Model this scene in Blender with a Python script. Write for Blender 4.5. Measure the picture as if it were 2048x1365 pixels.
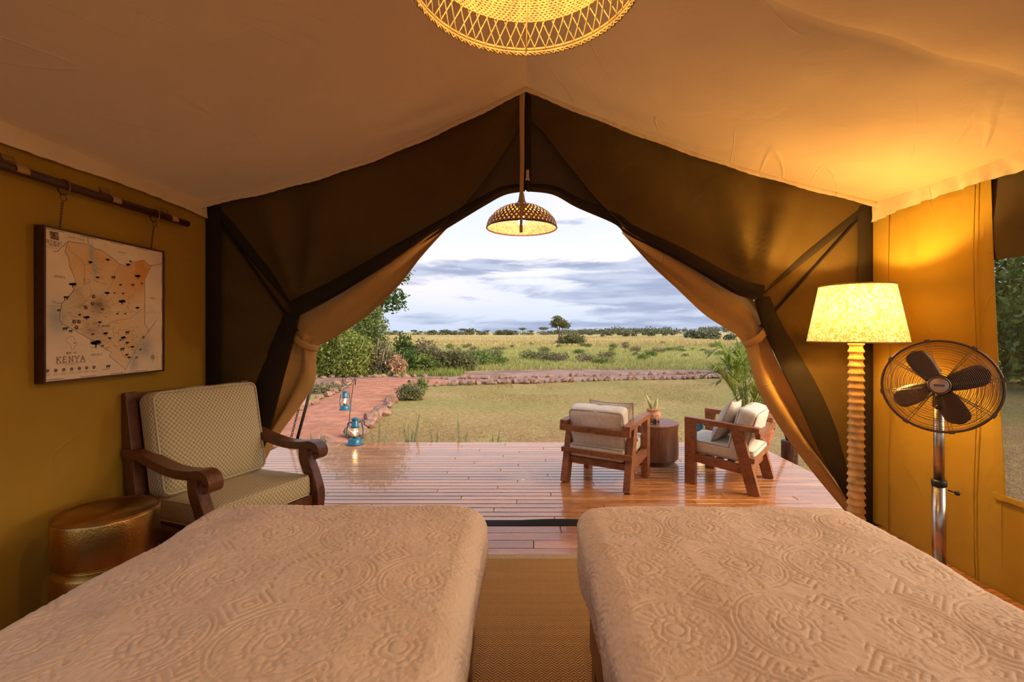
import bpy, math, random
import numpy as np
from mathutils import Vector, Matrix, Quaternion

for o in list(bpy.data.objects):
    bpy.data.objects.remove(o, do_unlink=True)
C = bpy.context.scene.collection
PI = math.pi

# ------------------------------------------------------------------ camera
F = 910.0          # focal length in pixels of the 2048 px wide frame
CX, CY = 1050.0, 664.0
H = 1.40           # eye height
cam_d = bpy.data.cameras.new('camera')
cam_d.sensor_width = 36.0
cam_d.lens = 36.0 * F / 2048.0
cam_d.shift_x = -(CX - 1024.0) / 2048.0
cam_d.shift_y = -(682.5 - CY) / 2048.0
cam_d.clip_end = 6000
cam_d.clip_start = 0.02
cam = bpy.data.objects.new('camera', cam_d)
C.objects.link(cam)
cam.location = (0, 0, H)
cam.rotation_euler = (PI / 2, 0, 0)
bpy.context.scene.camera = cam

vs = bpy.context.scene.view_settings
vs.view_transform = 'Standard'
vs.look = 'None'
vs.gamma = 1.0
vs.use_curve_mapping = False
vs.exposure = 1.0

# ------------------------------------------------------------------ node helper
class NT:
    def __init__(s, tree):
        s.t = tree
        s.t.nodes.clear()
    def n(s, kind, **kw):
        nd = s.t.nodes.new(kind)
        for k, v in kw.items():
            setattr(nd, k, v)
        return nd
    def link(s, a, b):
        s.t.links.new(a, b)
    def val(s, sock, v):
        if hasattr(v, 'is_output') or isinstance(v, bpy.types.NodeSocket):
            s.t.links.new(v, sock)
        else:
            sock.default_value = v
    def math(s, op, a, b=0.0, c=0.0, clamp=False):
        m = s.n('ShaderNodeMath', operation=op, use_clamp=clamp)
        s.val(m.inputs[0], a); s.val(m.inputs[1], b); s.val(m.inputs[2], c)
        return m.outputs[0]
    def vmul(s, vec, v3):
        m = s.n('ShaderNodeVectorMath', operation='MULTIPLY')
        s.val(m.inputs[0], vec); s.val(m.inputs[1], v3)
        return m.outputs[0]
    def noise(s, vec, scale=5.0, detail=3.0, rough=0.5, dist=0.0):
        m = s.n('ShaderNodeTexNoise')
        s.val(m.inputs['Vector'], vec)
        m.inputs['Scale'].default_value = scale
        m.inputs['Detail'].default_value = detail
        m.inputs['Roughness'].default_value = rough
        m.inputs['Distortion'].default_value = dist
        return m.outputs['Fac']
    def mapr(s, v, a, b, c=0.0, d=1.0, smooth=True):
        m = s.n('ShaderNodeMapRange')
        m.interpolation_type = 'SMOOTHSTEP' if smooth else 'LINEAR'
        s.val(m.inputs[0], v)
        m.inputs[1].default_value = a; m.inputs[2].default_value = b
        m.inputs[3].default_value = c; m.inputs[4].default_value = d
        return m.outputs[0]
    def mix(s, f, a, b):
        m = s.n('ShaderNodeMix', data_type='RGBA')
        s.val(m.inputs[0], f)
        for sock, v in ((m.inputs[6], a), (m.inputs[7], b)):
            if isinstance(v, (tuple, list)):
                v = tuple(v) + (1.0,) if len(v) == 3 else tuple(v)
            s.val(sock, v)
        return m.outputs[2]
    def ramp(s, f, stops):
        m = s.n('ShaderNodeValToRGB')
        cr = m.color_ramp
        while len(cr.elements) < len(stops):
            cr.elements.new(0.5)
        for e, (p, c) in zip(cr.elements, stops):
            e.position = p; e.color = tuple(c) + (1.0,)
        s.val(m.inputs[0], f)
        return m.outputs[0]
    def bump(s, h, strength=0.3, dist=0.01):
        m = s.n('ShaderNodeBump')
        m.inputs['Strength'].default_value = strength
        m.inputs['Distance'].default_value = dist
        s.val(m.inputs['Height'], h)
        return m.outputs['Normal']
    def sep(s, vec):
        m = s.n('ShaderNodeSeparateXYZ'); s.val(m.inputs[0], vec)
        return m.outputs
    def comb(s, x, y, z):
        m = s.n('ShaderNodeCombineXYZ')
        s.val(m.inputs[0], x); s.val(m.inputs[1], y); s.val(m.inputs[2], z)
        return m.outputs[0]
    def obj(s):
        return s.n('ShaderNodeTexCoord').outputs['Object']
    def uv(s):
        return s.n('ShaderNodeTexCoord').outputs['UV']
    def pos(s):
        return s.n('ShaderNodeNewGeometry').outputs['Position']
    def rnd(s):
        return s.n('ShaderNodeObjectInfo').outputs['Random']

def srgb(r, g, b):
    f = lambda c: (c / 255 / 12.92) if c / 255 <= 0.04045 else ((c / 255 + 0.055) / 1.055) ** 2.4
    return (f(r), f(g), f(b))

# ------------------------------------------------------------------ sky
world = bpy.data.worlds.new('world')
bpy.context.scene.world = world
world.use_nodes = True
N = NT(world.node_tree)
geo = N.n('ShaderNodeTexCoord').outputs['Generated']
sx_, sy_, sz_ = N.sep(geo)
el = N.math('MAXIMUM', sz_, 0.0)
base = N.ramp(el, [(0.0, srgb(196, 208, 232)), (0.05, srgb(216, 223, 240)), (0.15, srgb(238, 238, 248)),
                   (0.32, srgb(216, 225, 244)), (0.6, srgb(186, 206, 238)), (1.0, srgb(160, 190, 232))])
az = N.math('ARCTAN2', sx_, sy_)
# pale pink veil low down
pv = N.noise(N.comb(N.math('MULTIPLY', az, 2.2), N.math('MULTIPLY', el, 9.0), 3.1), 1.3, 3.0)
pk = N.math('MULTIPLY', N.mapr(pv, 0.48, 0.66), N.mapr(el, 0.02, 0.12))
base = N.mix(N.math('MULTIPLY', pk, 0.55), base, srgb(250, 236, 240))
# long flat clouds, heavier towards the low east
cvec = N.comb(N.math('MULTIPLY', az, 3.0), N.math('MULTIPLY', el, 22.0), 7.37)
c1 = N.noise(cvec, 1.15, 7.0, 0.58, 0.35)
bx_ = N.math('POWER', N.math('DIVIDE', N.math('SUBTRACT', az, 0.34), 0.40), 2.0)
by_ = N.math('POWER', N.math('DIVIDE', N.math('SUBTRACT', el, 0.100), 0.075), 2.0)
blob = N.math('EXPONENT', N.math('MULTIPLY', N.math('ADD', bx_, by_), -1.0))
bx2 = N.math('POWER', N.math('DIVIDE', N.math('ADD', az, 0.25), 0.11), 2.0)
by2 = N.math('POWER', N.math('DIVIDE', N.math('SUBTRACT', el, 0.135), 0.016), 2.0)
blob2 = N.math('EXPONENT', N.math('MULTIPLY', N.math('ADD', bx2, by2), -1.0))
low = N.mapr(el, 0.075, 0.0, 0.0, 0.20)
cl = N.math('ADD', N.math('ADD', c1, N.math('MULTIPLY', blob, 0.33)), N.math('ADD', N.math('MULTIPLY', blob2, 0.17), low))
cm = N.mapr(cl, 0.63, 0.76)
shade = N.noise(N.comb(N.math('MULTIPLY', az, 5.0), N.math('MULTIPLY', el, 46.0), 1.9), 1.4, 4.0)
ccol = N.mix(N.mapr(shade, 0.34, 0.66), srgb(152, 164, 194), srgb(190, 199, 221))
skyc = N.mix(N.math('MULTIPLY', cm, 0.92), base, ccol)
bg = N.n('ShaderNodeBackground')
N.link(skyc, bg.inputs[0])
bg.inputs[1].default_value = 0.60
wo = N.n('ShaderNodeOutputWorld')
N.link(bg.outputs[0], wo.inputs[0])

# low soft sun from the right, slightly behind the tent
sd = bpy.data.lights.new('sun', 'SUN')
sd.energy = 3.1
sd.color = (1.0, 0.80, 0.56)
sd.angle = math.radians(48)
sun = bpy.data.objects.new('sun', sd)
C.objects.link(sun)
sun.rotation_euler = Vector((-0.80, 0.34, -0.47)).to_track_quat('-Z', 'Y').to_euler()

# lamp powers (their lights are made in each lamp's builder)
W_PENDANT = 6.5
W_FLOORLAMP = 33.0
W_DECKLAMP = 6.5
W_LANTERN = 0.5
WARM = (1.0, 0.66, 0.32)
WARM2 = (1.0, 0.66, 0.19)

# ------------------------------------------------------------------ mesh helpers
def at(x, y, Y):
    """a photograph pixel at real depth Y -> world point"""
    return Vector(((x - CX) * Y / F, Y, H + (CY - y) * Y / F))

class MB:
    def __init__(s):
        s.v = []; s.f = []
    def add(s, vs_, fs):
        k = len(s.v)
        s.v.extend([tuple(p) for p in vs_])
        s.f.extend([tuple(i + k for i in f) for f in fs])
        return s
    def box(s, c, d, M=None):
        x, y, z = d[0] / 2, d[1] / 2, d[2] / 2
        P = [Vector((sx * x, sy * y, sz * z)) for sz in (-1, 1) for sy in (-1, 1) for sx in (-1, 1)]
        if M is not None:
            P = [M @ p for p in P]
        c = Vector(c)
        P = [p + c for p in P]
        return s.add(P, [(0, 2, 3, 1), (4, 5, 7, 6), (0, 1, 5, 4), (2, 6, 7, 3), (0, 4, 6, 2), (1, 3, 7, 5)])
    def beam(s, a, b, w, h, up=(0, 0, 1)):
        """rectangular bar from a to b, w across, h along up"""
        a = Vector(a); b = Vector(b)
        t = (b - a); L = t.length; t.normalize()
        up = Vector(up); sd_ = t.cross(up).normalized(); u = sd_.cross(t).normalized()
        M = Matrix((t, sd_, u)).transposed()
        return s.box((a + b) / 2, (L, w, h), M)
    def sweep_rect(s, pts, w, h, side):
        """rect section along a planar curve; side = constant lateral vector"""
        pts = [Vector(p) for p in pts]; side = Vector(side).normalized()
        n = len(pts); V = []; Fc = []
        hs = h if isinstance(h, (list, tuple)) else [h] * n
        for i, p in enumerate(pts):
            t = (pts[min(i + 1, n - 1)] - pts[max(i - 1, 0)]).normalized()
            u = side.cross(t).normalized()
            for a, b in ((-1, -1), (1, -1), (1, 1), (-1, 1)):
                V.append(p + side * (a * w / 2) + u * (b * hs[i] / 2))
        for i in range(n - 1):
            for k in range(4):
                k2 = (k + 1) % 4
                Fc.append((4 * i + k, 4 * i + k2, 4 * i + 4 + k2, 4 * i + 4 + k))
        Fc.append((0, 3, 2, 1)); Fc.append((4 * n - 4, 4 * n - 3, 4 * n - 2, 4 * n - 1))
        return s.add(V, Fc)
    def tube(s, pts, r, n=8, closed=False, cap=True):
        pts = [Vector(p) for p in pts]
        m = len(pts)
        rs = r if isinstance(r, (list, tuple)) else [r] * m
        V = []; Fc = []
        prev = None
        for i, p in enumerate(pts):
            if closed:
                t = (pts[(i + 1) % m] - pts[i - 1])
            else:
                t = pts[min(i + 1, m - 1)] - pts[max(i - 1, 0)]
            if t.length < 1e-9: t = Vector((0, 0, 1))
            t.normalize()
            if prev is None:
                ref = Vector((0, 0, 1)) if abs(t.z) < 0.9 else Vector((1, 0, 0))
                u = t.cross(ref).normalized()
            else:
                u = (prev - t * prev.dot(t))
                if u.length < 1e-6: u = t.orthogonal()
                u.normalize()
            prev = u
            w = t.cross(u)
            for k in range(n):
                a = 2 * PI * k / n
                V.append(p + (u * math.cos(a) + w * math.sin(a)) * rs[i])
        rng = m if closed else m - 1
        for i in range(rng):
            j = (i + 1) % m
            for k in range(n):
                k2 = (k + 1) % n
                Fc.append((i * n + k, i * n + k2, j * n + k2, j * n + k))
        if not closed and cap:
            Fc.append(tuple(range(n - 1, -1, -1)))
            Fc.append(tuple((m - 1) * n + k for k in range(n)))
        return s.add(V, Fc)
    def lathe(s, prof, n=32, c=(0, 0, 0), M=None, fluted=None):
        """prof: list of (r, z)"""
        V = []; Fc = []; c = Vector(c); m = len(prof)
        for i, (r, z) in enumerate(prof):
            for k in range(n):
                a = 2 * PI * k / n
                rr = r * (fluted(a, i) if fluted else 1.0)
                p = Vector((rr * math.cos(a), rr * math.sin(a), z))
                if M is not None: p = M @ p
                V.append(p + c)
        for i in range(m - 1):
            for k in range(n):
                k2 = (k + 1) % n
                Fc.append((i * n + k, i * n + k2, (i + 1) * n + k2, (i + 1) * n + k))
        if prof[0][0] > 1e-6: Fc.append(tuple(range(n - 1, -1, -1))) if getattr(s, 'caps', True) else None
        if prof[-1][0] > 1e-6: Fc.append(tuple((m - 1) * n + k for k in range(n))) if getattr(s, 'caps', True) else None
        return s.add(V, Fc)
    def grid(s, P):
        """P: rows x cols x 3"""
        R, K = len(P), len(P[0])
        V = [tuple(p) for row in P for p in row]
        Fc = [(i * K + j, i * K + j + 1, (i + 1) * K + j + 1, (i + 1) * K + j) for i in range(R - 1) for j in range(K - 1)]
        return s.add(V, Fc)
    def prism(s, outline, a, b):
        """outline: list of 3-D points (planar), extruded by vector b-a"""
        d = Vector(b) - Vector(a); n = len(outline)
        V = [Vector(p) for p in outline] + [Vector(p) + d for p in outline]
        Fc = [tuple(range(n - 1, -1, -1)), tuple(range(n, 2 * n))]
        for i in range(n):
            j = (i + 1) % n
            Fc.append((i, j, n + j, n + i))
        return s.add(V, Fc)
    def build(s, name, mat, parent=None, smooth=False, bevel=0.0, loc=None, rot=None, auto=None):
        me = bpy.data.meshes.new(name)
        me.from_pydata(s.v, [], s.f)
        me.update()
        return link(name, me, mat, parent, smooth, bevel, loc, rot)

def link(name, me, mat, parent=None, smooth=False, bevel=0.0, loc=None, rot=None):
    if mat is not None and not me.materials:
        me.materials.append(mat)
    if smooth:
        me.polygons.foreach_set('use_smooth', [True] * len(me.polygons))
    o = bpy.data.objects.new(name, me)
    C.objects.link(o)
    if parent is not None: o.parent = parent
    if loc is not None: o.location = loc
    if rot is not None: o.rotation_euler = rot
    if bevel > 0:
        b = o.modifiers.new('bevel', 'BEVEL')
        b.width = bevel; b.segments = 2; b.limit_method = 'ANGLE'; b.angle_limit = math.radians(40)
    return o

def np_mesh(name, V, Q, mat, parent=None, smooth=True):
    """fast mesh from numpy verts (n,3) and quads or tris (m,k)"""
    me = bpy.data.meshes.new(name)
    V = np.asarray(V, dtype=np.float32); Q = np.asarray(Q, dtype=np.int32)
    k = Q.shape[1]
    me.vertices.add(len(V)); me.vertices.foreach_set('co', V.ravel())
    me.loops.add(Q.size); me.loops.foreach_set('vertex_index', Q.ravel())
    me.polygons.add(len(Q))
    me.polygons.foreach_set('loop_start', np.arange(0, Q.size, k, dtype=np.int32))
    me.polygons.foreach_set('loop_total', np.full(len(Q), k, dtype=np.int32))
    me.update(calc_edges=True)
    return link(name, me, mat, parent, smooth)

def grid_quads(R, K):
    i = np.arange(R - 1)[:, None] * K + np.arange(K - 1)[None, :]
    return np.stack([i, i + 1, i + K + 1, i + K], -1).reshape(-1, 4)

def thing(name, label, cat, loc=(0, 0, 0), rotz=0.0, group=None):
    o = bpy.data.objects.new(name, None)
    o.empty_display_size = 0.1
    C.objects.link(o)
    o.location = loc; o.rotation_euler = (0, 0, rotz)
    o['label'] = label; o['category'] = cat
    if group: o['group'] = group
    return o

def tag(o, label=None, cat=None, group=None, kind=None):
    if label: o['label'] = label
    if cat: o['category'] = cat
    if group: o['group'] = group
    if kind: o['kind'] = kind
    return o

def children(o):
    return [c for c in bpy.data.objects if c.parent == o]

def copy_tree(o, kids, label=None):
    c = o.copy(); C.objects.link(c)
    if label: c['label'] = label
    for k in kids.get(o.name, []):
        d = k.copy(); C.objects.link(d); d.parent = c
        for g in kids.get(k.name, []):
            e = g.copy(); C.objects.link(e); e.parent = d
    return c

def kidmap():
    m = {}
    for o in bpy.data.objects:
        if o.parent: m.setdefault(o.parent.name, []).append(o)
    return m

def point_light(name, loc, watts, color, radius, parent=None):
    d = bpy.data.lights.new(name, 'POINT')
    d.energy = watts; d.color = color; d.shadow_soft_size = radius
    o = bpy.data.objects.new(name, d); C.objects.link(o)
    o.location = loc
    if parent: o.parent = parent
    return o

def smooth_curve(pts, n):
    """Catmull-Rom through pts, n samples"""
    P = [Vector(p) for p in pts]
    P = [P[0] * 2 - P[1]] + P + [P[-1] * 2 - P[-2]]
    out = []
    segs = len(P) - 3
    for i in range(n):
        u = i / (n - 1) * segs
        k = min(int(u), segs - 1); t = u - k
        a, b, c, d = P[k], P[k + 1], P[k + 2], P[k + 3]
        out.append(0.5 * ((2 * b) + (c - a) * t + (2 * a - 5 * b + 4 * c - d) * t * t + (3 * b - a - 3 * c + d) * t ** 3))
    return out

def arc_resample(pts, n):
    d = [0.0]
    for a, b in zip(pts[:-1], pts[1:]): d.append(d[-1] + (b - a).length)
    out = []
    j = 0
    for i in range(n):
        s_ = d[-1] * i / (n - 1)
        while j < len(d) - 2 and d[j + 1] < s_: j += 1
        t = (s_ - d[j]) / max(d[j + 1] - d[j], 1e-9)
        out.append(pts[j].lerp(pts[j + 1], t))
    return out

def vnoise(x, y, seed=0):
    """smooth 2-D value noise on numpy arrays"""
    rs = np.random.RandomState(seed); T = rs.rand(64, 64)
    xi = np.floor(x).astype(int); yi = np.floor(y).astype(int)
    fx = x - xi; fy = y - yi
    fx = fx * fx * (3 - 2 * fx); fy = fy * fy * (3 - 2 * fy)
    g = lambda a, b: T[a % 64, b % 64]
    return (g(xi, yi) * (1 - fx) * (1 - fy) + g(xi + 1, yi) * fx * (1 - fy) + g(xi, yi + 1) * (1 - fx) * fy + g(xi + 1, yi + 1) * fx * fy)

# ------------------------------------------------------------------ materials
def mat(name):
    m = bpy.data.materials.new(name); m.use_nodes = True
    n = NT(m.node_tree)
    out = n.n('ShaderNodeOutputMaterial')
    p = n.n('ShaderNodeBsdfPrincipled')
    n.link(p.outputs[0], out.inputs[0])
    n.p = p; n.out = out
    return m, n

def setp(n, color=None, rough=None, metal=None, spec=None, normal=None, **kw):
    p = n.p
    if color is not None: n.val(p.inputs['Base Color'], tuple(color) + (1.0,) if isinstance(color, tuple) and len(color) == 3 else color)
    if rough is not None: n.val(p.inputs['Roughness'], rough)
    if metal is not None: n.val(p.inputs['Metallic'], metal)
    if spec is not None: n.val(p.inputs['Specular IOR Level'], spec)
    if normal is not None: n.val(p.inputs['Normal'], normal)
    for k, v in kw.items(): n.val(p.inputs[k.replace('_', ' ')], v)

def canvas_mat(name, col, col2, weave=900.0, bump=0.25, trans=0.0, creases=True, tcol=None):
    m, n = mat(name)
    pos = n.pos()
    big = n.noise(pos, 1.3, 4.0, 0.55)
    fine = n.noise(pos, weave, 1.0)
    c = n.mix(n.mapr(big, 0.3, 0.7), col, col2)
    h = n.math('ADD', n.math('MULTIPLY', n.noise(pos, 3.2, 3.0, 0.5, 0.6), 1.0), n.math('MULTIPLY', fine, 0.03))
    if creases:
        # thin fold lines pressed into the cloth: contour lines of slow noise
        rot = n.n('ShaderNodeVectorRotate', rotation_type='Z_AXIS'); n.link(pos, rot.inputs['Vector']); rot.inputs['Angle'].default_value = 0.55
        a = n.noise(n.vmul(rot.outputs[0], (1.3, 0.16, 1.0)), 1.5, 1.0, 0.3, 0.1)
        l1 = n.math('ABSOLUTE', n.math('SUBTRACT', n.math('FRACT', n.math('MULTIPLY', a, 7.0)), 0.5))
        h = n.math('ADD', h, n.math('MULTIPLY', n.mapr(l1, 0.0, 0.030, 0.26, 0.0), n.mapr(n.noise(pos, 2.3, 1.0), 0.48, 0.58)))
    setp(n, c, 0.85, 0.0, 0.15, n.bump(h, bump, 0.06))
    if trans > 0:
        tr = n.n('ShaderNodeBsdfTranslucent')
        if tcol: tr.inputs[0].default_value = tuple(tcol) + (1,)
        else: n.link(c, tr.inputs[0])
        mx = n.n('ShaderNodeMixShader'); mx.inputs[0].default_value = trans
        n.link(n.p.outputs[0], mx.inputs[1]); n.link(tr.outputs[0], mx.inputs[2])
        n.link(mx.outputs[0], n.out.inputs[0])
    return m

def wood_mat(name, dark, light, axis=(1.0, 12.0, 12.0), rough=0.4, spec=0.5, coat=0.0, var=0.25):
    m, n = mat(name)
    v = n.vmul(n.obj(), axis)
    off = n.comb(n.math('MULTIPLY', n.rnd(), 31.0), n.math('MULTIPLY', n.rnd(), 17.0), 0.0)
    va = n.n('ShaderNodeVectorMath', operation='ADD'); n.link(v, va.inputs[0]); n.link(off, va.inputs[1])
    g = n.noise(va.outputs[0], 3.0, 6.0, 0.6, 1.2)
    g2 = n.noise(va.outputs[0], 0.7, 2.0, 0.5)
    f = n.math('ADD', n.math('MULTIPLY', g, 0.75), n.math('MULTIPLY', g2, 0.35))
    c = n.mix(n.mapr(f, 0.32, 0.74), dark, light)
    hs = n.n('ShaderNodeHueSaturation')
    n.link(c, hs.inputs['Color'])
    n.link(n.mapr(n.rnd(), 0, 1, 1 - var, 1 + var, False), hs.inputs['Value'])
    setp(n, hs.outputs[0], n.mapr(g, 0.3, 0.7, rough - 0.06, rough + 0.08), 0.0, spec, n.bump(g, 0.12, 0.004))
    if coat: setp(n, Coat_Weight=coat)
    return m

def plain_mat(name, col, rough=0.5, metal=0.0, spec=0.5, nscale=0.0, namp=0.15, bump=0.0, bscale=200.0):
    m, n = mat(name)
    pos = n.obj()
    c = col
    if nscale:
        c = n.mix(n.mapr(n.noise(pos, nscale, 4.0), 0.3, 0.7), tuple(x * (1 - namp) for x in col), tuple(min(1, x * (1 + namp)) for x in col))
    nm = n.bump(n.noise(pos, bscale, 2.0), bump, 0.003) if bump else None
    setp(n, c, rough, metal, spec, nm)
    return m

def emit_mat(name, col, strength):
    m = bpy.data.materials.new(name); m.use_nodes = True
    n = NT(m.node_tree)
    e = n.n('ShaderNodeEmission'); e.inputs[0].default_value = tuple(col) + (1,); e.inputs[1].default_value = strength
    o = n.n('ShaderNodeOutputMaterial'); n.link(e.outputs[0], o.inputs[0])
    return m

def glass_mat(name, tint=(1, 1, 1), gl=0.12):
    m = bpy.data.materials.new(name); m.use_nodes = True
    n = NT(m.node_tree)
    t = n.n('ShaderNodeBsdfTransparent'); t.inputs[0].default_value = tuple(tint) + (1,)
    g = n.n('ShaderNodeBsdfGlossy'); g.inputs['Roughness'].default_value = 0.05
    x = n.n('ShaderNodeMixShader'); x.inputs[0].default_value = gl
    o = n.n('ShaderNodeOutputMaterial')
    n.link(t.outputs[0], x.inputs[1]); n.link(g.outputs[0], x.inputs[2]); n.link(x.outputs[0], o.inputs[0])
    return m

def leaf_mat(name, dark, light, trans=0.3, nscale=2.5, rough=0.55):
    m, n = mat(name)
    g = n.n('ShaderNodeNewGeometry')
    f = n.math('ADD', n.math('MULTIPLY', n.noise(g.outputs['Position'], nscale, 2.0), 0.7), n.math('MULTIPLY', g.outputs['Random Per Island'], 0.5))
    c = n.mix(n.mapr(f, 0.3, 0.9), dark, light)
    setp(n, c, rough, 0.0, 0.25)
    tr = n.n('ShaderNodeBsdfTranslucent'); n.link(c, tr.inputs[0])
    mx = n.n('ShaderNodeMixShader'); mx.inputs[0].default_value = trans
    n.link(n.p.outputs[0], mx.inputs[1]); n.link(tr.outputs[0], mx.inputs[2])
    n.link(mx.outputs[0], n.out.inputs[0])
    return m

M = {}
M['liner'] = canvas_mat('roof_liner', (0.66, 0.425, 0.225), (0.60, 0.385, 0.20), trans=0.06, bump=0.34, tcol=(0.80, 0.46, 0.20))
M['valance'] = canvas_mat('valance_cloth', (0.88, 0.69, 0.45), (0.80, 0.62, 0.39), bump=0.4)
M['canvas'] = canvas_mat('wall_canvas', (0.45, 0.255, 0.030), (0.40, 0.22, 0.024), bump=0.22)
M['tan'] = canvas_mat('tan_canvas', (0.62, 0.36, 0.115), (0.54, 0.30, 0.09), bump=0.3, trans=0.18)
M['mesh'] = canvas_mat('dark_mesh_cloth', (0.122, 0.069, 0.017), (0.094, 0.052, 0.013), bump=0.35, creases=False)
M['mesh_back'] = canvas_mat('dark_mesh_daylit', (0.125, 0.080, 0.045), (0.10, 0.063, 0.034), bump=0.3, creases=False)  # lighter brown tint stands in for daylight coming through the mesh
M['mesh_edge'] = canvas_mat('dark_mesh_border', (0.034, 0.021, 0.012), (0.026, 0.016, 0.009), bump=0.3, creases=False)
M['black_strip'] = canvas_mat('black_strip', (0.018, 0.012, 0.008), (0.022, 0.015, 0.01), bump=0.2, creases=False)
M['flap'] = canvas_mat('dark_flap', (0.10, 0.062, 0.025), (0.08, 0.05, 0.02), bump=0.2, creases=False)
M['decking'] = wood_mat('decking', (0.33, 0.105, 0.025), (0.60, 0.255, 0.075), (0.8, 14.0, 8.0), 0.24, 0.6, 0.7, 0.22)
M['floorwood'] = wood_mat('floor_wood', (0.28, 0.09, 0.03), (0.52, 0.22, 0.08), (0.8, 12.0, 8.0), 0.25, 0.55, 0.25, 0.2)
M['teak'] = wood_mat('chair_teak', (0.16, 0.05, 0.018), (0.34, 0.13, 0.05), (4.0, 4.0, 6.0), 0.42, 0.4, 0.0, 0.12)
M['tablewood'] = wood_mat('drum_wood', (0.13, 0.045, 0.022), (0.24, 0.09, 0.042), (14.0, 14.0, 1.0), 0.4, 0.4, 0.0, 0.05)
M['mahogany'] = wood_mat('mahogany', (0.085, 0.026, 0.010), (0.19, 0.062, 0.022), (5.0, 5.0, 5.0), 0.36, 0.45, 0.1, 0.08)
M['darkwood'] = wood_mat('dark_frame_wood', (0.050, 0.016, 0.008), (0.10, 0.033, 0.014), (4.0, 4.0, 4.0), 0.4, 0.4, 0.0, 0.1)
M['bedwood'] = wood_mat('bed_wood', (0.15, 0.055, 0.018), (0.27, 0.11, 0.035), (12.0, 1.0, 12.0), 0.42, 0.4, 0.0, 0.1)
M['cream'] = plain_mat('cream_linen', (0.66, 0.57, 0.47), 0.9, 0, 0.1, 30.0, 0.06, 0.3, 600.0)
M['cream2'] = plain_mat('cream_linen_nubby', (0.60, 0.51, 0.41), 0.95, 0, 0.1, 120.0, 0.18, 0.6, 350.0)
M['cream_pipe'] = plain_mat('linen_piping', (0.42, 0.33, 0.25), 0.9, 0, 0.1)
M['terracotta'] = plain_mat('terracotta', (0.42, 0.15, 0.075), 0.8, 0, 0.2, 14.0, 0.25, 0.4, 60.0)
M['potlight'] = plain_mat('painted_clay', (0.52, 0.27, 0.15), 0.75, 0, 0.2, 45.0, 0.4, 0.4, 90.0)
M['soil'] = plain_mat('soil', (0.035, 0.022, 0.014), 0.95, 0, 0.1, 60.0, 0.4, 0.8, 80.0)
M['blue'] = plain_mat('blue_enamel', (0.012, 0.115, 0.20), 0.30, 0.1, 0.6, 9.0, 0.2)
M['bluemetal'] = plain_mat('blue_tube', (0.014, 0.085, 0.12), 0.35, 0.2, 0.6, 9.0, 0.2)
M['iron'] = plain_mat('dark_iron', (0.035, 0.026, 0.022), 0.5, 0.6, 0.5, 20.0, 0.3)
M['black'] = plain_mat('black_plastic', (0.012, 0.010, 0.009), 0.45, 0, 0.5)
M['steel'] = plain_mat('brushed_steel', (0.55, 0.47, 0.39), 0.30, 1.0, 0.5, 40.0, 0.08)
M['darksteel'] = plain_mat('dark_chrome', (0.20, 0.14, 0.09), 0.30, 1.0, 0.5)
M['blade'] = plain_mat('fan_blade_metal', (0.13, 0.070, 0.038), 0.38, 0.6, 0.5)
M['badge'] = plain_mat('badge_metal', (0.52, 0.33, 0.22), 0.4, 0.8, 0.5)
M['brassring'] = plain_mat('aged_brass', (0.30, 0.19, 0.08), 0.4, 1.0, 0.5, 15.0, 0.3)
M['rattan'] = plain_mat('rattan', (0.36, 0.205, 0.055), 0.55, 0, 0.35, 25.0, 0.22)
M['rattan_dark'] = plain_mat('dark_rattan', (0.40, 0.22, 0.075), 0.6, 0, 0.3, 30.0, 0.25)
M['strap'] = canvas_mat('tan_strap', (0.50, 0.30, 0.11), (0.44, 0.26, 0.09), bump=0.2, creases=False)
M['flame'] = emit_mat('flame', (1.0, 0.60, 0.18), 40.0)
M['bulb'] = emit_mat('bulb', (1.0, 0.72, 0.34), 60.0)
M['glass'] = glass_mat('lamp_glass', (1.0, 0.97, 0.92), 0.10)
M['ink'] = plain_mat('brown_ink', (0.15, 0.075, 0.055), 0.9, 0, 0.1)
M['ink_dark'] = plain_mat('dark_ink', (0.075, 0.065, 0.055), 0.9, 0, 0.1)
M['ink_pale'] = plain_mat('pale_ink', (0.42, 0.23, 0.13), 0.9, 0, 0.1)
M['ink_red'] = plain_mat('maroon_ink', (0.13, 0.030, 0.026), 0.9, 0, 0.1)
M['bark'] = plain_mat('bark', (0.16, 0.105, 0.07), 0.9, 0, 0.1, 6.0, 0.4, 0.8, 30.0)
M['palebark'] = plain_mat('pale_bark', (0.36, 0.27, 0.19), 0.9, 0, 0.1, 6.0, 0.3, 0.5, 30.0)
M['dryleaf'] = leaf_mat('dry_leaf', (0.36, 0.20, 0.10), (0.60, 0.38, 0.22), 0.2)
M['leaf_dark'] = leaf_mat('leaf_dark', (0.030, 0.065, 0.016), (0.13, 0.20, 0.045), 0.3)
M['leaf_mid'] = leaf_mat('leaf_mid', (0.07, 0.115, 0.026), (0.27, 0.33, 0.08), 0.35)
M['leaf_bright'] = leaf_mat('leaf_bright', (0.13, 0.18, 0.035), (0.43, 0.47, 0.12), 0.4)
M['leaf_olive'] = leaf_mat('leaf_olive', (0.10, 0.11, 0.045), (0.27, 0.26, 0.11), 0.3)
M['leaf_grey'] = leaf_mat('leaf_grey', (0.15, 0.125, 0.07), (0.33, 0.28, 0.16), 0.3)
M['leaf_far'] = leaf_mat('leaf_far', (0.085, 0.10, 0.055), (0.17, 0.18, 0.09), 0.1, 0.15)
M['palm'] = leaf_mat('palm_leaf', (0.13, 0.19, 0.03), (0.42, 0.48, 0.10), 0.35, 6.0, 0.4)
M['snake'] = leaf_mat('snake_leaf', (0.10, 0.115, 0.055), (0.34, 0.33, 0.17), 0.15, 20.0, 0.4)
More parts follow.
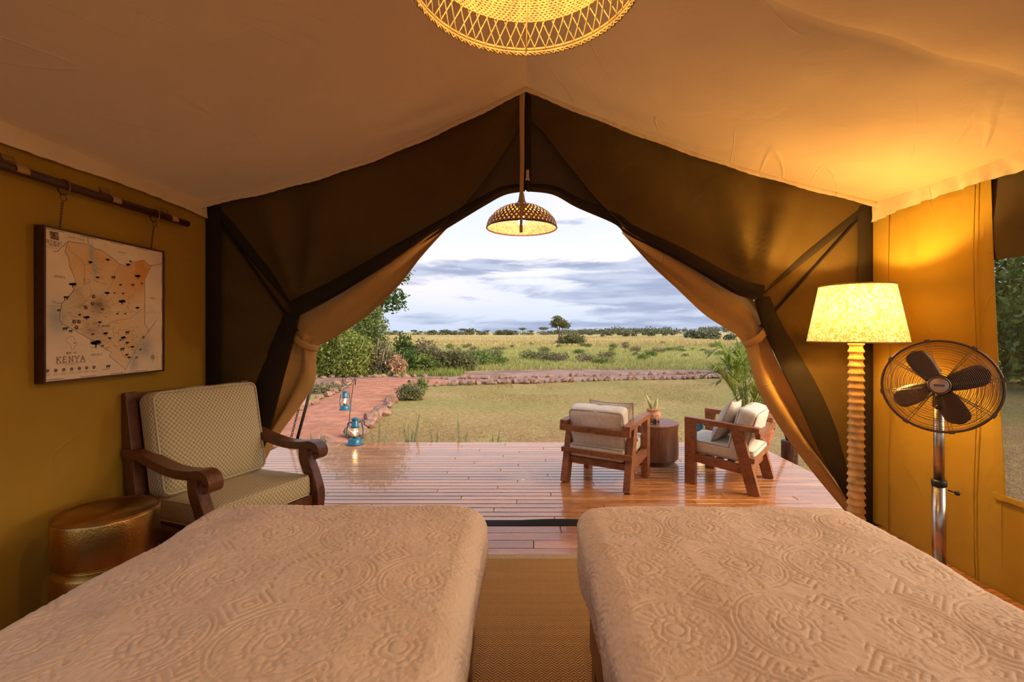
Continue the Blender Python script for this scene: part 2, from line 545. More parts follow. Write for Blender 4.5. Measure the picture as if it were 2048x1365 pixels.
M['snake_edge'] = leaf_mat('snake_edge', (0.55, 0.50, 0.16), (0.70, 0.64, 0.25), 0.15, 20.0, 0.4)
M['lawnblade'] = leaf_mat('lawn_blade', (0.28, 0.22, 0.085), (0.46, 0.37, 0.15), 0.3, 0.35)
M['scrubblade'] = leaf_mat('scrub_blade', (0.27, 0.28, 0.085), (0.52, 0.48, 0.18), 0.35, 0.12)
M['goldblade'] = leaf_mat('gold_blade', (0.36, 0.30, 0.12), (0.62, 0.48, 0.22), 0.3, 0.03)

# ---- special materials
def stone_mat():
    m, n = mat('field_stone')
    p = n.obj()
    a = n.noise(p, 4.0, 5.0, 0.6)
    c = n.mix(n.mapr(a, 0.3, 0.7), (0.20, 0.105, 0.075), (0.46, 0.30, 0.23))
    c = n.mix(n.mapr(n.rnd(), 0.0, 1.0, 0.0, 0.6, False), c, (0.36, 0.20, 0.135))
    setp(n, c, 0.9, 0, 0.2, n.bump(n.noise(p, 14.0, 5.0, 0.65), 0.7, 0.04))
    return m
M['stone'] = stone_mat()

def ground_mat():
    m, n = mat('ground')
    p = n.pos(); x, y, z = n.sep(p)
    n1 = n.noise(p, 0.35, 4.0, 0.55); n2 = n.noise(p, 1.4, 5.0, 0.6); n3 = n.noise(p, 9.0, 4.0, 0.65)
    lawn = n.mix(n.mapr(n1, 0.42, 0.64), (0.40, 0.29, 0.115), (0.285, 0.265, 0.085))
    lawn = n.mix(n.mapr(n2, 0.52, 0.72, 0, 0.75), lawn, (0.50, 0.325, 0.15))
    near = n.math('MULTIPLY', n.mapr(y, 10.5, 6.8), n.mapr(n2, 0.34, 0.52))
    lawn = n.mix(n.math('MULTIPLY', near, 0.75), lawn, (0.35, 0.18, 0.10))
    lawn = n.mix(n.mapr(n3, 0.42, 0.62, 0.0, 0.55), lawn, (0.20, 0.155, 0.055))
    n4 = n.noise(n.vmul(p, (0.6, 1.6, 1.0)), 22.0, 4.0, 0.7)
    lawn = n.mix(n.mapr(n4, 0.52, 0.66, 0.0, 0.6), lawn, (0.56, 0.41, 0.19))
    scrub = n.mix(n.mapr(n.noise(p, 0.18, 5.0, 0.6), 0.38, 0.62), (0.27, 0.275, 0.085), (0.46, 0.41, 0.165))
    gold = n.mix(n.mapr(n.noise(n.vmul(p, (0.5, 1.0, 1.0)), 0.05, 4.0), 0.35, 0.65), (0.56, 0.44, 0.20), (0.40, 0.345, 0.15))
    gold = n.mix(n.mapr(n.noise(n.vmul(p, (0.5, 1.4, 1.0)), 0.03, 4.0), 0.58, 0.66, 0, 0.6), gold, (0.52, 0.33, 0.21))
    wob = n.math('ADD', y, n.math('MULTIPLY', n.math('SUBTRACT', n1, 0.5), 6.0))
    c = n.mix(n.mapr(wob, 18.0, 22.0), lawn, scrub)
    c = n.mix(n.mapr(wob, 40.0, 70.0), c, gold)
    setp(n, c, 0.95, 0, 0.1, n.bump(n.math('ADD', n3, n.noise(p, 40.0, 3.0)), 0.6, 0.05))
    return m
M['ground'] = ground_mat()

def dirt_mat(name, a, b, sc=3.0):
    m, n = mat(name)
    p = n.pos()
    f = n.noise(p, sc, 6.0, 0.65); g = n.noise(p, 45.0, 3.0, 0.6)
    c = n.mix(n.mapr(f, 0.35, 0.68), a, b)
    c = n.mix(n.mapr(g, 0.60, 0.72, 0, 0.5), c, tuple(min(1, q * 1.45) for q in b))
    setp(n, c, 0.95, 0, 0.1, n.bump(n.math('ADD', f, n.math('MULTIPLY', g, 0.6)), 0.7, 0.04))
    return m
M['redpath'] = dirt_mat('red_gravel', (0.40, 0.165, 0.10), (0.56, 0.265, 0.175))
M['track'] = dirt_mat('track_dirt', (0.25, 0.145, 0.115), (0.42, 0.27, 0.215), 1.2)

def quilt_mat():
    m, n = mat('quilted_cotton')
    p = n.pos()
    a = n.noise(p, 3.0, 3.0, 0.5)
    slub = n.noise(n.vmul(p, (60.0, 9.0, 60.0)), 4.0, 2.0, 0.6)
    c = n.mix(n.mapr(a, 0.3, 0.7), (0.80, 0.60, 0.45), (0.73, 0.54, 0.40))
    c = n.mix(n.mapr(slub, 0.35, 0.7, 0.0, 0.35), c, (0.90, 0.73, 0.58))
    setp(n, c, 0.9, 0, 0.15, n.bump(slub, 0.25, 0.003), Sheen_Weight=0.15)
    return m
M['quilt'] = quilt_mat()

def lattice_mat(name):
    """woven cream fabric with a tan ogee lattice"""
    m, n = mat(name)
    u, v, _ = n.sep(n.uv())
    S = 1 / 0.0235
    uu = n.math('MULTIPLY', u, S); vv = n.math('MULTIPLY', v, S * 0.80)
    d1 = n.math('ABSOLUTE', n.math('SINE', n.math('MULTIPLY', n.math('ADD', uu, vv), PI)))
    d2 = n.math('ABSOLUTE', n.math('SINE', n.math('MULTIPLY', n.math('SUBTRACT', uu, vv), PI)))
    line = n.math('MINIMUM', d1, d2)
    f = n.mapr(line, 0.16, 0.32)
    dots = n.noise(n.vmul(n.uv(), (420.0, 420.0, 1.0)), 1.0, 1.0)
    inner = n.mix(n.mapr(dots, 0.42, 0.6), (0.37, 0.285, 0.14), (0.50, 0.40, 0.21))
    c = n.mix(f, (0.84, 0.74, 0.50), inner)
    setp(n, c, 0.85, 0, 0.15, n.bump(n.math('MULTIPLY', f, -1.0), 0.35, 0.002))
    return m
M['lattice'] = lattice_mat('lattice_fabric')
M['lattice_pipe'] = plain_mat('lattice_piping', (0.62, 0.52, 0.32), 0.85, 0, 0.15)

def brass_mat():
    m, n = mat('hammered_brass')
    p = n.obj()
    v = n.n('ShaderNodeTexVoronoi'); n.val(v.inputs['Vector'], p); v.inputs['Scale'].default_value = 110.0
    h = v.outputs['Distance']
    a = n.noise(n.vmul(p, (1.0, 1.0, 0.3)), 7.0, 3.0)
    c = n.mix(n.mapr(a, 0.35, 0.65), (0.42, 0.22, 0.055), (0.64, 0.40, 0.11))
    setp(n, c, 0.33, 1.0, 0.5, n.bump(h, 0.22, 0.003))
    return m
M['brass'] = brass_mat()
M['brasstop'] = plain_mat('worn_brass_top', (0.30, 0.125, 0.045), 0.42, 0.6, 0.5, 10.0, 0.25, 0.3, 120.0)

def sisal_mat():
    m, n = mat('sisal_herringbone')
    x, y, z = n.sep(n.pos())
    tri = n.math('ABSOLUTE', n.math('SUBTRACT', n.math('FRACT', n.math('MULTIPLY', x, 1 / 0.044)), 0.5))
    q = n.math('ADD', n.math('MULTIPLY', y, 1 / 0.0145), n.math('MULTIPLY', tri, 3.0))
    w = n.math('ABSOLUTE', n.math('SUBTRACT', n.math('FRACT', q), 0.5))
    f = n.mapr(w, 0.05, 0.33)
    fib = n.noise(n.vmul(n.pos(), (500.0, 160.0, 1.0)), 1.0, 2.0)
    rows = n.noise(n.vmul(n.pos(), (0.8, 30.0, 1.0)), 1.0, 2.0)
    c = n.mix(f, (0.15, 0.060, 0.014), (0.60, 0.315, 0.095))
    c = n.mix(n.mapr(fib, 0.5, 0.75, 0, 0.45), c, (0.62, 0.40, 0.17))
    c = n.mix(n.mapr(rows, 0.35, 0.65, 0.0, 0.30), c, (0.30, 0.155, 0.05))
    setp(n, c, 0.9, 0, 0.15, n.bump(n.math('ADD', f, n.math('MULTIPLY', fib, 0.5)), 0.7, 0.004))
    return m
M['sisal'] = sisal_mat()
M['rugbind'] = plain_mat('rug_binding', (0.44, 0.29, 0.15), 0.85, 0, 0.15, 90.0, 0.12, 0.4, 300.0)

def shade_mat():
    m, n = mat('printed_shade')
    p = n.obj()
    f = n.noise(n.vmul(p, (1.0, 1.0, 0.8)), 62.0, 2.0, 0.6, 0.8)
    c = n.mix(n.mapr(f, 0.42, 0.58), (0.93, 0.86, 0.62), (0.60, 0.44, 0.16))
    setp(n, c, 0.85, 0, 0.1)
    tr = n.n('ShaderNodeBsdfTranslucent'); n.link(c, tr.inputs[0])
    mx = n.n('ShaderNodeMixShader'); mx.inputs[0].default_value = 0.42
    mx.inputs[0].default_value = 0.13
    n.link(n.p.outputs[0], mx.inputs[1]); n.link(tr.outputs[0], mx.inputs[2]); n.link(mx.outputs[0], n.out.inputs[0])
    return m
M['shade'] = shade_mat()
M['horn'] = plain_mat('ringed_horn', (0.62, 0.36, 0.11), 0.45, 0, 0.4, 16.0, 0.25, 0.2, 40.0)

def screen_mat():
    m = bpy.data.materials.new('insect_screen'); m.use_nodes = True
    n = NT(m.node_tree)
    d = n.n('ShaderNodeBsdfDiffuse'); d.inputs[0].default_value = (0.075, 0.065, 0.055, 1)
    t = n.n('ShaderNodeBsdfTransparent')
    f = n.mapr(n.noise(n.pos(), 260.0, 1.0), 0.3, 0.7, 0.36, 0.52)
    x = n.n('ShaderNodeMixShader'); n.link(f, x.inputs[0])
    n.link(t.outputs[0], x.inputs[1]); n.link(d.outputs[0], x.inputs[2])
    o = n.n('ShaderNodeOutputMaterial'); n.link(x.outputs[0], o.inputs[0])
    return m
M['screen'] = screen_mat()

# ------------------------------------------------------------------ large structure
XL, XR = -2.33, 2.54        # side walls
YF, YB = 3.30, -1.30        # gable front, rear wall
ZE, ZR = 2.33, 3.16         # eave, ridge
GZ = -0.35                  # garden level

# outdoor ground: denser near, reaching to the horizon
ys = np.concatenate([np.linspace(-12, 30, 85), np.geomspace(31, 3200, 60)])
xs = np.concatenate([-np.geomspace(3000, 31, 40), np.linspace(-30, 30, 100), np.geomspace(31, 3000, 40)])
GX, GY = np.meshgrid(xs, ys)
ZG = GZ + 0.05 * (vnoise(GX * 0.5, GY * 0.5, 3) - 0.5) * np.clip((np.hypot(GX, GY) - 6.5) / 4, 0, 1)
ZG += 0.5 * (vnoise(GX * 0.04 + 9, GY * 0.04, 5) - 0.5) * np.clip((GY - 26) / 40, 0, 1)
V = np.stack([GX, GY, ZG], -1).reshape(-1, 3)
g = np_mesh('ground', V, grid_quads(*GX.shape), M['ground'])
tag(g, 'dry grassy lawn running out into a golden savannah plain', 'ground', kind='structure')

# red gravel path along the left of the lawn
def ribbon(name, L, R, z, m, n=40):
    Lc = smooth_curve([(a, b, 0) for a, b in L], n); Rc = smooth_curve([(a, b, 0) for a, b in R], n)
    K = 10; P = []
    rng = random.Random(5)
    for i in range(n):
        row = []
        for k in range(K):
            t = k / (K - 1)
            p = Lc[i].lerp(Rc[i], t)
            edge = math.sin(PI * t)
            row.append((p.x, p.y, z + 0.03 * edge + (rng.random() - 0.5) * 0.012 * edge - (0.03 if k in (0, K - 1) else 0)))
        P.append(row)
    b = MB(); b.grid(P)
    return b.build(name, m, smooth=True)
o = ribbon('garden_path', [(-5.2, 5.0), (-5.1, 8.0), (-5.05, 10.0), (-5.3, 12.0), (-5.5, 13.6), (-6.4, 15.0), (-7.5, 16.5)],
           [(-2.3, 5.0), (-2.65, 7.0), (-2.95, 9.0), (-3.15, 10.5), (-3.25, 12.5), (-3.2, 14.6), (-2.0, 16.5)], GZ + 0.02, M['redpath'])
tag(o, 'red gravel path edged with stones leading away from the deck', 'path', kind='structure')
o = ribbon('dirt_track', [(-30, 18.6), (-12, 18.0), (-7, 17.6), (-3, 19.6), (0, 21.2), (4, 21.6), (9, 20.6), (14, 20.6), (30, 21)],
           [(-30, 15.8), (-12, 15.6), (-7, 15.6), (-3, 15.4), (0, 15.7), (4, 16.4), (9, 17.6), (14, 18.0), (30, 18.4)], GZ + 0.015, M['track'], 60)
tag(o, 'brown stony vehicle track crossing beyond the lawn', 'track', kind='structure')

# tent floor slab, then its boards
b = MB(); b.box(((XL + XR) / 2, (YF - 0.05 + YB) / 2, -0.10), (XR - XL, YF - 0.05 - YB, 0.16))
floor = b.build('floor', M['darkwood']); tag(floor, 'reddish wooden board floor inside the tent', 'floor', kind='structure')
plank_cache = {}
def plank(L, w, t, m, key):
    k = (round(L, 3), w, key)
    if k not in plank_cache:
        b = MB(); c = 0.004
        x, y = L / 2, w / 2
        Vp = [(-x, -y, -t), (x, -y, -t), (x, y, -t), (-x, y, -t), (-x, -y, -c), (x, -y, -c), (x, y, -c), (-x, y, -c),
              (-x + c, -y + c, 0), (x - c, -y + c, 0), (x - c, y - c, 0), (-x + c, y - c, 0)]
        b.add(Vp, [(3, 2, 1, 0), (0, 1, 5, 4), (1, 2, 6, 5), (2, 3, 7, 6), (3, 0, 4, 7), (4, 5, 9, 8), (5, 6, 10, 9), (6, 7, 11, 10), (7, 4, 8, 11), (8, 9, 10, 11)])
        me = bpy.data.meshes.new('plank'); me.from_pydata(b.v, [], b.f); me.update(); me.materials.append(m)
        plank_cache[k] = me
    return plank_cache[k]
def lay(parent, x0, x1, y0, y1, pitch, gap, z, m, key, cuts):
    y = y0; r = 0
    off = parent.location
    while y + pitch <= y1 + 1e-6:
        c = [x0] + [x0 + (x1 - x0) * q for q in cuts[r % len(cuts)]] + [x1]
        for a, bb in zip(c[:-1], c[1:]):
            L = bb - a - 0.003
            ob = bpy.data.objects.new('plank', plank(L, pitch - gap, 0.03, m, key))
            C.objects.link(ob); ob.parent = parent
            ob.location = ((a + bb) / 2 - off.x, y + pitch / 2 - off.y, z - off.z)
        y += pitch; r += 1
lay(floor, XL + 0.01, XR - 0.01, 1.45, 3.25, 0.1125, 0.002, 0.012, M['floorwood'], 'in', [(0.30, 0.56, 0.83), (0.18, 0.49, 0.74), (0.40, 0.64), (0.25, 0.53, 0.8)])

# veranda deck
b = MB()
DX0, DX1, DY0, DY1 = -3.0, 2.86, 3.36, 5.76
b.box(((DX0 + DX1) / 2, (DY0 + DY1) / 2, -0.19), (DX1 - DX0 - 0.02, DY1 - DY0 - 0.02, 0.30))
deck = b.build('floor_deck', M['darkwood']); tag(deck, 'glossy reddish hardwood veranda deck in front of the tent', 'deck', kind='structure')
lay(deck, DX0, DX1, DY0, DY1, 0.0857, 0.010, 0.0, M['decking'], 'deck',
    [(0.22, 0.55, 0.80), (0.38, 0.70), (0.12, 0.47, 0.86), (0.30, 0.62), (0.18, 0.5, 0.75), (0.42, 0.9)])
# black sod cloth lying in the gap between floor and deck
P = []
for j in range(61):
    x = XL + (XR - XL) * j / 60
    bulge = 0.020 * max(0, math.sin(x * 2.1 + 0.8)) + 0.010 * math.sin(x * 7)
    P.append([(x, 3.245, 0.014), (x, 3.30, 0.018 + bulge * 0.6), (x, 3.345, 0.010 + bulge * 0.5), (x, 3.372, 0.004)])
b = MB(); b.grid(P)
o = b.build('trim_1', M['black_strip'], smooth=True); tag(o, 'black cloth strip lying along the tent threshold', 'threshold', kind='structure')

# side walls of ochre canvas, hanging slightly slack
def wall_grid(X, y0, y1, z0, z1, amp, seed, ny=60, nz=30, wavy=True, edge=None):
    P = []
    for i in range(nz + 1):
        z = z0 + (z1 - z0) * i / nz
        row = []
        if edge: y0 = edge(z)
        for j in range(ny + 1):
            y = y0 + (y1 - y0) * j / ny
            d = amp * (math.sin(y * 7 + seed) * 0.4 + math.sin(y * 3.1 + z * 1.3 + seed * 2) * 0.6) * math.sin(PI * min(1, max(0, z / 2.3)))
            row.append((X + d, y, z))
        P.append(row)
    b = MB(); b.grid(P); return b
wl = bpy.data.objects.new('wall_left', None); C.objects.link(wl)
tag(wl, 'ochre canvas side wall behind the framed map', 'wall', kind='structure')
LY0, LY1, LZ0, LZ1 = -1.15, 1.55, 0.40, 2.24      # unseen screen window, added to let more daylight in from the left
wall_grid(XL, LY1, YF + 0.10, -0.02, ZE + 0.05, 0.008, 0.4).build('canvas_panel', M['canvas'], wl, smooth=True)
wall_grid(XL, LY0, LY1, -0.02, LZ0, 0.004, 0.4, 30, 8).build('canvas_panel', M['canvas'], wl, smooth=True)
wall_grid(XL, LY0, LY1, LZ1, ZE + 0.05, 0.004, 0.4, 30, 4).build('canvas_panel', M['canvas'], wl, smooth=True)
wall_grid(XL, YB, LY0, -0.02, ZE + 0.05, 0.004, 0.4, 10, 20).build('canvas_panel', M['canvas'], wl, smooth=True)
w2 = bpy.data.objects.new('added_window_left', None); C.objects.link(w2)
tag(w2, 'unseen insect-screen window added to the left canvas wall for extra daylight', 'window', kind='structure')
b = MB(); b.grid([[(XL - 0.005, LY0, z), (XL - 0.005, LY1, z)] for z in (LZ0, LZ1)]); b.build('screen', M['screen'], w2)
WY0, WY1, WZ0, WZ1 = -1.0, 2.46, 0.52, 2.30  # opening extended back out of view to admit more daylight
wr = bpy.data.objects.new('wall_right', None); C.objects.link(wr)
tag(wr, 'ochre canvas side wall glowing behind the floor lamp and fan', 'wall', kind='structure')
wall_grid(XR, WY1, YF + 0.10, -0.02, ZE + 0.05, 0.010, 1.7, edge=lambda z: 2.42 + 0.075 * max(0, (z - 0.5) / 1.8) if z > 0.5 else 2.42).build('canvas_panel', M['canvas'], wr, smooth=True)
wall_grid(XR, WY0, WY1, -0.02, WZ0, 0.006, 1.7, 30, 8).build('canvas_panel', M['canvas'], wr, smooth=True)
wall_grid(XR, YB, WY0, -0.02, ZE + 0.05, 0.006, 1.7, 30, 20).build('canvas_panel', M['canvas'], wr, smooth=True)
# stitched seams on that wall
b = MB()
for yy in (2.555, 3.16):
    b.tube([(XR - 0.012, yy + 0.01 * math.sin(k), 0.02 + k * 0.23) for k in range(11)], 0.0025, 5)
b.build('seam', M['canvas'], wr, smooth=True)
# window: screen, canvas binding, dark inner blind part-rolled down
win = bpy.data.objects.new('window_1', None); C.objects.link(win)
tag(win, 'insect-screen window in the ochre canvas wall beside the fan', 'window', kind='structure')
b = MB(); b.grid([[(XR + 0.005, WY0, z), (XR + 0.005, WY1 + 0.05, z)] for z in (WZ0, WZ1 + 0.08)])
b.build('screen', M['screen'], win)
b = MB()
b.sweep_rect([(XR - 0.012, WY1 + 0.035, WZ1 + 0.03), (XR - 0.012, WY1 + 0.012, 1.6), (XR - 0.012, WY1 - 0.012, 1.1), (XR - 0.012, WY1 - 0.045, WZ0 - 0.02)], 0.004, 0.05, (1, 0, 0))
b.build('binding', M['canvas'], win, bevel=0.001)
b = MB(); b.beam((XR - 0.012, WY0, WZ0), (XR - 0.012, WY1, WZ0), 0.006, 0.030)
b.build('binding', M['canvas'], win, bevel=0.001)
P = []
for i in range(6):
    z = 1.785 + (WZ1 + 0.06 - 1.785) * i / 5
    P.append([(XR - 0.004 - 0.008 * math.sin(i * 1.2), WY0 + (WY1 + 0.03 - WY0) * j / 20, z - 0.02 * (1 - j / 20) * (i == 0) * -1) for j in range(21)])
b = MB(); b.grid(P); b.build('blind', M['flap'], win, smooth=True)
wb = bpy.data.objects.new('wall_back', None); C.objects.link(wb)
tag(wb, 'canvas rear wall of the tent behind the beds', 'wall', kind='structure')
BX0, BX1, BZ0, BZ1 = -2.05, 2.25, 0.60, 2.40
for (xa, xb, za, zb) in ((XL, XR, -0.02, BZ0), (XL, XR, BZ1, 3.3), (XL, BX0, BZ0, BZ1), (BX1, XR, BZ0, BZ1)):
    b = MB(); b.grid([[(x, YB, z) for x in (xa, (xa + xb) / 2, xb)] for z in (za, zb)]); b.build('canvas_panel', M['canvas'], wb)
w3 = bpy.data.objects.new('added_window_rear', None); C.objects.link(w3)  # unseen rear window, added to brighten the beds from behind
tag(w3, 'unseen insect-screen window added to the rear canvas wall as daylight fill', 'window', kind='structure')
b = MB(); b.grid([[(BX0, YB - 0.005, z), (BX1, YB - 0.005, z)] for z in (BZ0, BZ1)]); b.build('screen', M['screen'], w3)

# roof lining: two slack panels pulled up at the cross seams
SEAMS = [YB, 0.42, 1.875, YF]
def roof_pt(s, y, side):
    We = XR if side > 0 else -XL
    sagx = 0.065 if side > 0 else 0.11
    k = 0
    while k < 2 and y > SEAMS[k + 1]: k += 1
    fr = (y - SEAMS[k]) / (SEAMS[k + 1] - SEAMS[k]); fr = min(1, max(0, fr))
    dip = 0.085 if side > 0 else 0.035
    sy = math.sin(PI * fr) ** 0.8 * (0.25 + 0.75 * math.sin(PI * min(1, s * 1.02)) ** 0.7)
    # scalloped tension puckers next to the seam
    dseam = abs(y - 1.875)
    puck = 0.010 * math.exp(-(dseam / 0.16) ** 2) * math.sin(s * 26 + 1.5 * math.sin(s * 9)) * (1 if side > 0 else 0.5)
    if side > 0 and y > 1.875: puck -= 0.018 * math.exp(-((dseam - 0.16) / 0.13) ** 2) * (0.5 + 0.5 * math.sin(s * 15))
    z = ZR - (ZR - ZE) * s - sagx * math.sin(PI * s) - dip * sy * (1 if s > 0.02 else 0) + puck * min(1, s * 6) * (1 - s ** 6)
    return Vector((0.006 + (We - 0.006) * s * side if side > 0 else 0.006 - (We + 0.006) * s, y, z))
ceil = bpy.data.objects.new('ceiling', None); C.objects.link(ceil)
tag(ceil, 'slack tan canvas tent roof lining rising to a ridge', 'ceiling', kind='structure')
for side in (-1, 1):
    yy = sorted(set(list(np.linspace(YB, YF, 110)) + [1.875, YF + 0.06, YF + 0.16]))
    P = [[tuple(roof_pt(s, y, side)) for s in np.linspace(0, 1, 70)] for y in yy]
    b = MB(); b.grid(P); b.build('roof_panel', M['liner'], ceil, smooth=True)
    # light hem along the front edge
    P = []
    rr = random.Random(3)
    ed = [roof_pt(s, YF, side) for s in np.linspace(0, 1, 120)]
    top, bot = [], []
    for i, p in enumerate(ed):
        w = 0.0025 * math.sin(i * 1.9) + 0.003 * rr.random()
        top.append((p.x, p.y - 0.040, p.z + 0.006)); bot.append((p.x, p.y - 0.050 - w, p.z - 0.046 + 0.004 * math.sin(i * 0.31)))
    mid = [tuple((Vector(a) + Vector(c)) / 2 + Vector((0, -0.006, 0))) for a, c in zip(top, bot)]
    b = MB(); b.grid([top, mid, bot]); b.build('hem', M['valance'], ceil, smooth=True)
    # valance along the eave
    X = (XL + 0.02) if side < 0 else (XR - 0.02)
    hgt = 0.105 if side < 0 else 0.125
    rows = []
    for r in range(6):
        t = r / 5; row = []
        for j in range(150):
            y = YB + (YF + 0.0 - YB) * j / 149
            crumple = (0.007 * math.sin(y * 31 + 2 * math.sin(y * 9)) + 0.005 * math.sin(y * 67 + r)) * t * (1.6 if side > 0 else 0.7)
            tip = 0.06 * max(0, (y - 3.0) / 0.3) * t if side > 0 else 0.03 * max(0, (y - 3.1) / 0.2) * t
            row.append((X - side * (0.012 * t + crumple), y, ZE + 0.012 - hgt * t + 0.006 * math.sin(y * 5.3) * t - tip * 0.3))
        rows.append(row)
    b = MB(); b.grid(rows); b.build('valance', M['valance'], ceil, smooth=True)
# ------------------------------------------------------------------ gable: dark mesh cloth and tied-back tan door curtains
wf = bpy.data.objects.new('wall_front', None); C.objects.link(wf)
tag(wf, 'dark mesh gable pulled open around the view', 'wall', kind='structure')
def patch(a, b_, nu, nv, fold):
    A_ = arc_resample(a, nu); B_ = arc_resample(b_, nu)
    return [[tuple(fold(A_[i].lerp(B_[i], k / (nv - 1)), i / (nu - 1), k / (nv - 1))) for i in range(nu)] for k in range(nv)]
FOLD_N = 9
SIDE = {
 -1: dict(N=(598, 631), T=[(598, 631), (690, 582), (800, 513), (887, 460), (967, 411), (1010, 388), (1050, 381)],
          B=[(598, 631), (588, 670), (567, 748), (537, 867), (514, 925), (470, 1046)], corner=(408, 1050)),
  1: dict(N=(1511, 600), T=[(1511, 600), (1460, 583), (1348, 518), (1257, 471), (1229, 447), (1154, 414), (1106, 388), (1052, 381)],
          B=[(1511, 600), (1528, 660), (1556, 724), (1599, 813), (1645, 916), (1702, 1014), (1724, 1046)], corner=(1750, 1050)),
}
YM = 3.36
for side in (-1, 1):
    S = SIDE[side]
    Nw = at(*S['N'], YM)
    def fold(p, u, w, Nw=Nw, side=side):
        d = p - Nw
        ang = math.atan2(d.z, d.x); r = math.hypot(d.x, d.z)
        amp = 0.050 * min(1, r / 0.5) * (0.35 + 0.65 * w) * math.exp(-max(0, r - 0.9) / 0.8)
        f = math.sin(ang * 9 + 1.1 * math.sin(ang * 4)) * amp + 0.020 * math.sin(ang * 3 + 0.5) * min(1, r) * min(1, w * 3)
        # the long crease that runs up towards the ridge
        return p + Vector((0, f + 0.02, 0))
    topc = [roof_pt(s, YF, side) + Vector((0, 0.03, 0.03)) for s in np.linspace(1, 0, 60)]
    botc = [at(x, y, YM + 0.04 + 0.10 * i / len(S['T'])) for i, (x, y) in enumerate(S['T'])]
    botc = smooth_curve(botc, 60)
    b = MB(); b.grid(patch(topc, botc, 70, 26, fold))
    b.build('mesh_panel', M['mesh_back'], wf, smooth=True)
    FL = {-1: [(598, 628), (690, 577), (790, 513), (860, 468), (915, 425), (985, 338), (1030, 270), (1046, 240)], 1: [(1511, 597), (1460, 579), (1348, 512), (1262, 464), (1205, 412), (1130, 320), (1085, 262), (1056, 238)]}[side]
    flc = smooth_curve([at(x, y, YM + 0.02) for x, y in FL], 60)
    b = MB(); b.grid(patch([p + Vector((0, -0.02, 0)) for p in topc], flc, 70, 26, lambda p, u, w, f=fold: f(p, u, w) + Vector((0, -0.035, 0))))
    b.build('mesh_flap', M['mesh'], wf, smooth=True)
    b = MB(); b.tube([p + Vector((0, -0.028, 0)) for p in arc_resample(flc, 60)[14:]], 0.0022, 5); b.build('flap_hem', M['mesh_back'], wf, smooth=True)
    # lower panel, corner seam to opening edge
    cw = topc[0] + Vector((0, 0, -0.04))
    left = [Vector((cw.x, cw.y, cw.z + (0.0 - cw.z) * t)) for t in np.linspace(0, 1, 30)]
    edge = smooth_curve([at(x, y, YM + 0.04) for x, y in S['B']], 50)
    diag = [left[0].lerp(edge[0], t) for t in np.linspace(0, 1, 20)]
    def fold2(p, u, w, Nw=Nw):
        d = p - Nw
        ang = math.atan2(d.x, -d.z); r = math.hypot(d.x, d.z)
        return p + Vector((0, 0.02 + 0.022 * math.sin(ang * 11) * min(1, r / 0.4) * min(1, 4 * u + 0.1) * min(1, w * 5), 0))
    rows = []
    Lr = arc_resample(left, 40); Er = arc_resample(edge, 40)
    for i in range(40):
        rows.append([tuple(fold2(Lr[i].lerp(Er[i], k / 17), i / 39, k / 17)) for k in range(18)])
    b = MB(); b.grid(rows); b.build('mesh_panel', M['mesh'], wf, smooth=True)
    # dark doubled borders
    def band(curve, w, dy, inward, name='edge_band', taper=None):
        P0, P1, P2 = [], [], []
        n = len(curve)
        for i, p in enumerate(curve):
            t = (curve[min(i + 1, n - 1)] - curve[max(i - 1, 0)]).normalized()
            nrm = Vector((-t.z, 0, t.x)) * inward
            ww = w * (taper(i / (n - 1)) if taper else 1.0)
            P0.append(tuple(p + Vector((0, dy + 0.006, 0))))
            P1.append(tuple(p + nrm * ww * 0.5 + Vector((0, dy - 0.016, 0))))
            P2.append(tuple(p + nrm * ww + Vector((0, dy + 0.010, 0))))
        bb = MB(); bb.grid([P0, P1, P2]); return bb.build(name, M['mesh_edge'], wf, smooth=True)
    tc = arc_resample(botc, 60)
    band(tc, 0.105, -0.085, 1 if side < 0 else -1, taper=lambda u: 1.0 - 0.72 * u)
    ec = arc_resample(edge, 50)
    band(ec, 0.16, -0.020, -1 if side < 0 else 1, taper=lambda u: 0.65 + 0.5 * math.sin(PI * u))
    # corner strip and the slanting seam from corner to tie point
    bb = MB(); xx = cw.x
    bb.grid([[(xx - side * (0.004 + 0.11 * k / 3), 3.315 - 0.012 * math.sin(PI * k / 3), z) for k in range(4)] for z in np.linspace(0.0, cw.z, 14)])
    bb.build('corner_strip', M['mesh_edge'], wf, smooth=True)
    dg = [cw.lerp(edge[0], t) + Vector((0, -0.012, -0.01 * math.sin(PI * t))) for t in np.linspace(0.02, 1, 24)]
    band(dg, 0.085, 0.0, 1 if side < 0 else -1, 'brace_band', taper=lambda u: 1.0 - 0.45 * u)
    dg2 = [cw.lerp(edge[6], t) + Vector((0, -0.010, -0.05 * t)) for t in np.linspace(0.05, 1, 24)]
    band(dg2, 0.02, 0.012, 1 if side < 0 else -1, 'brace_seam')
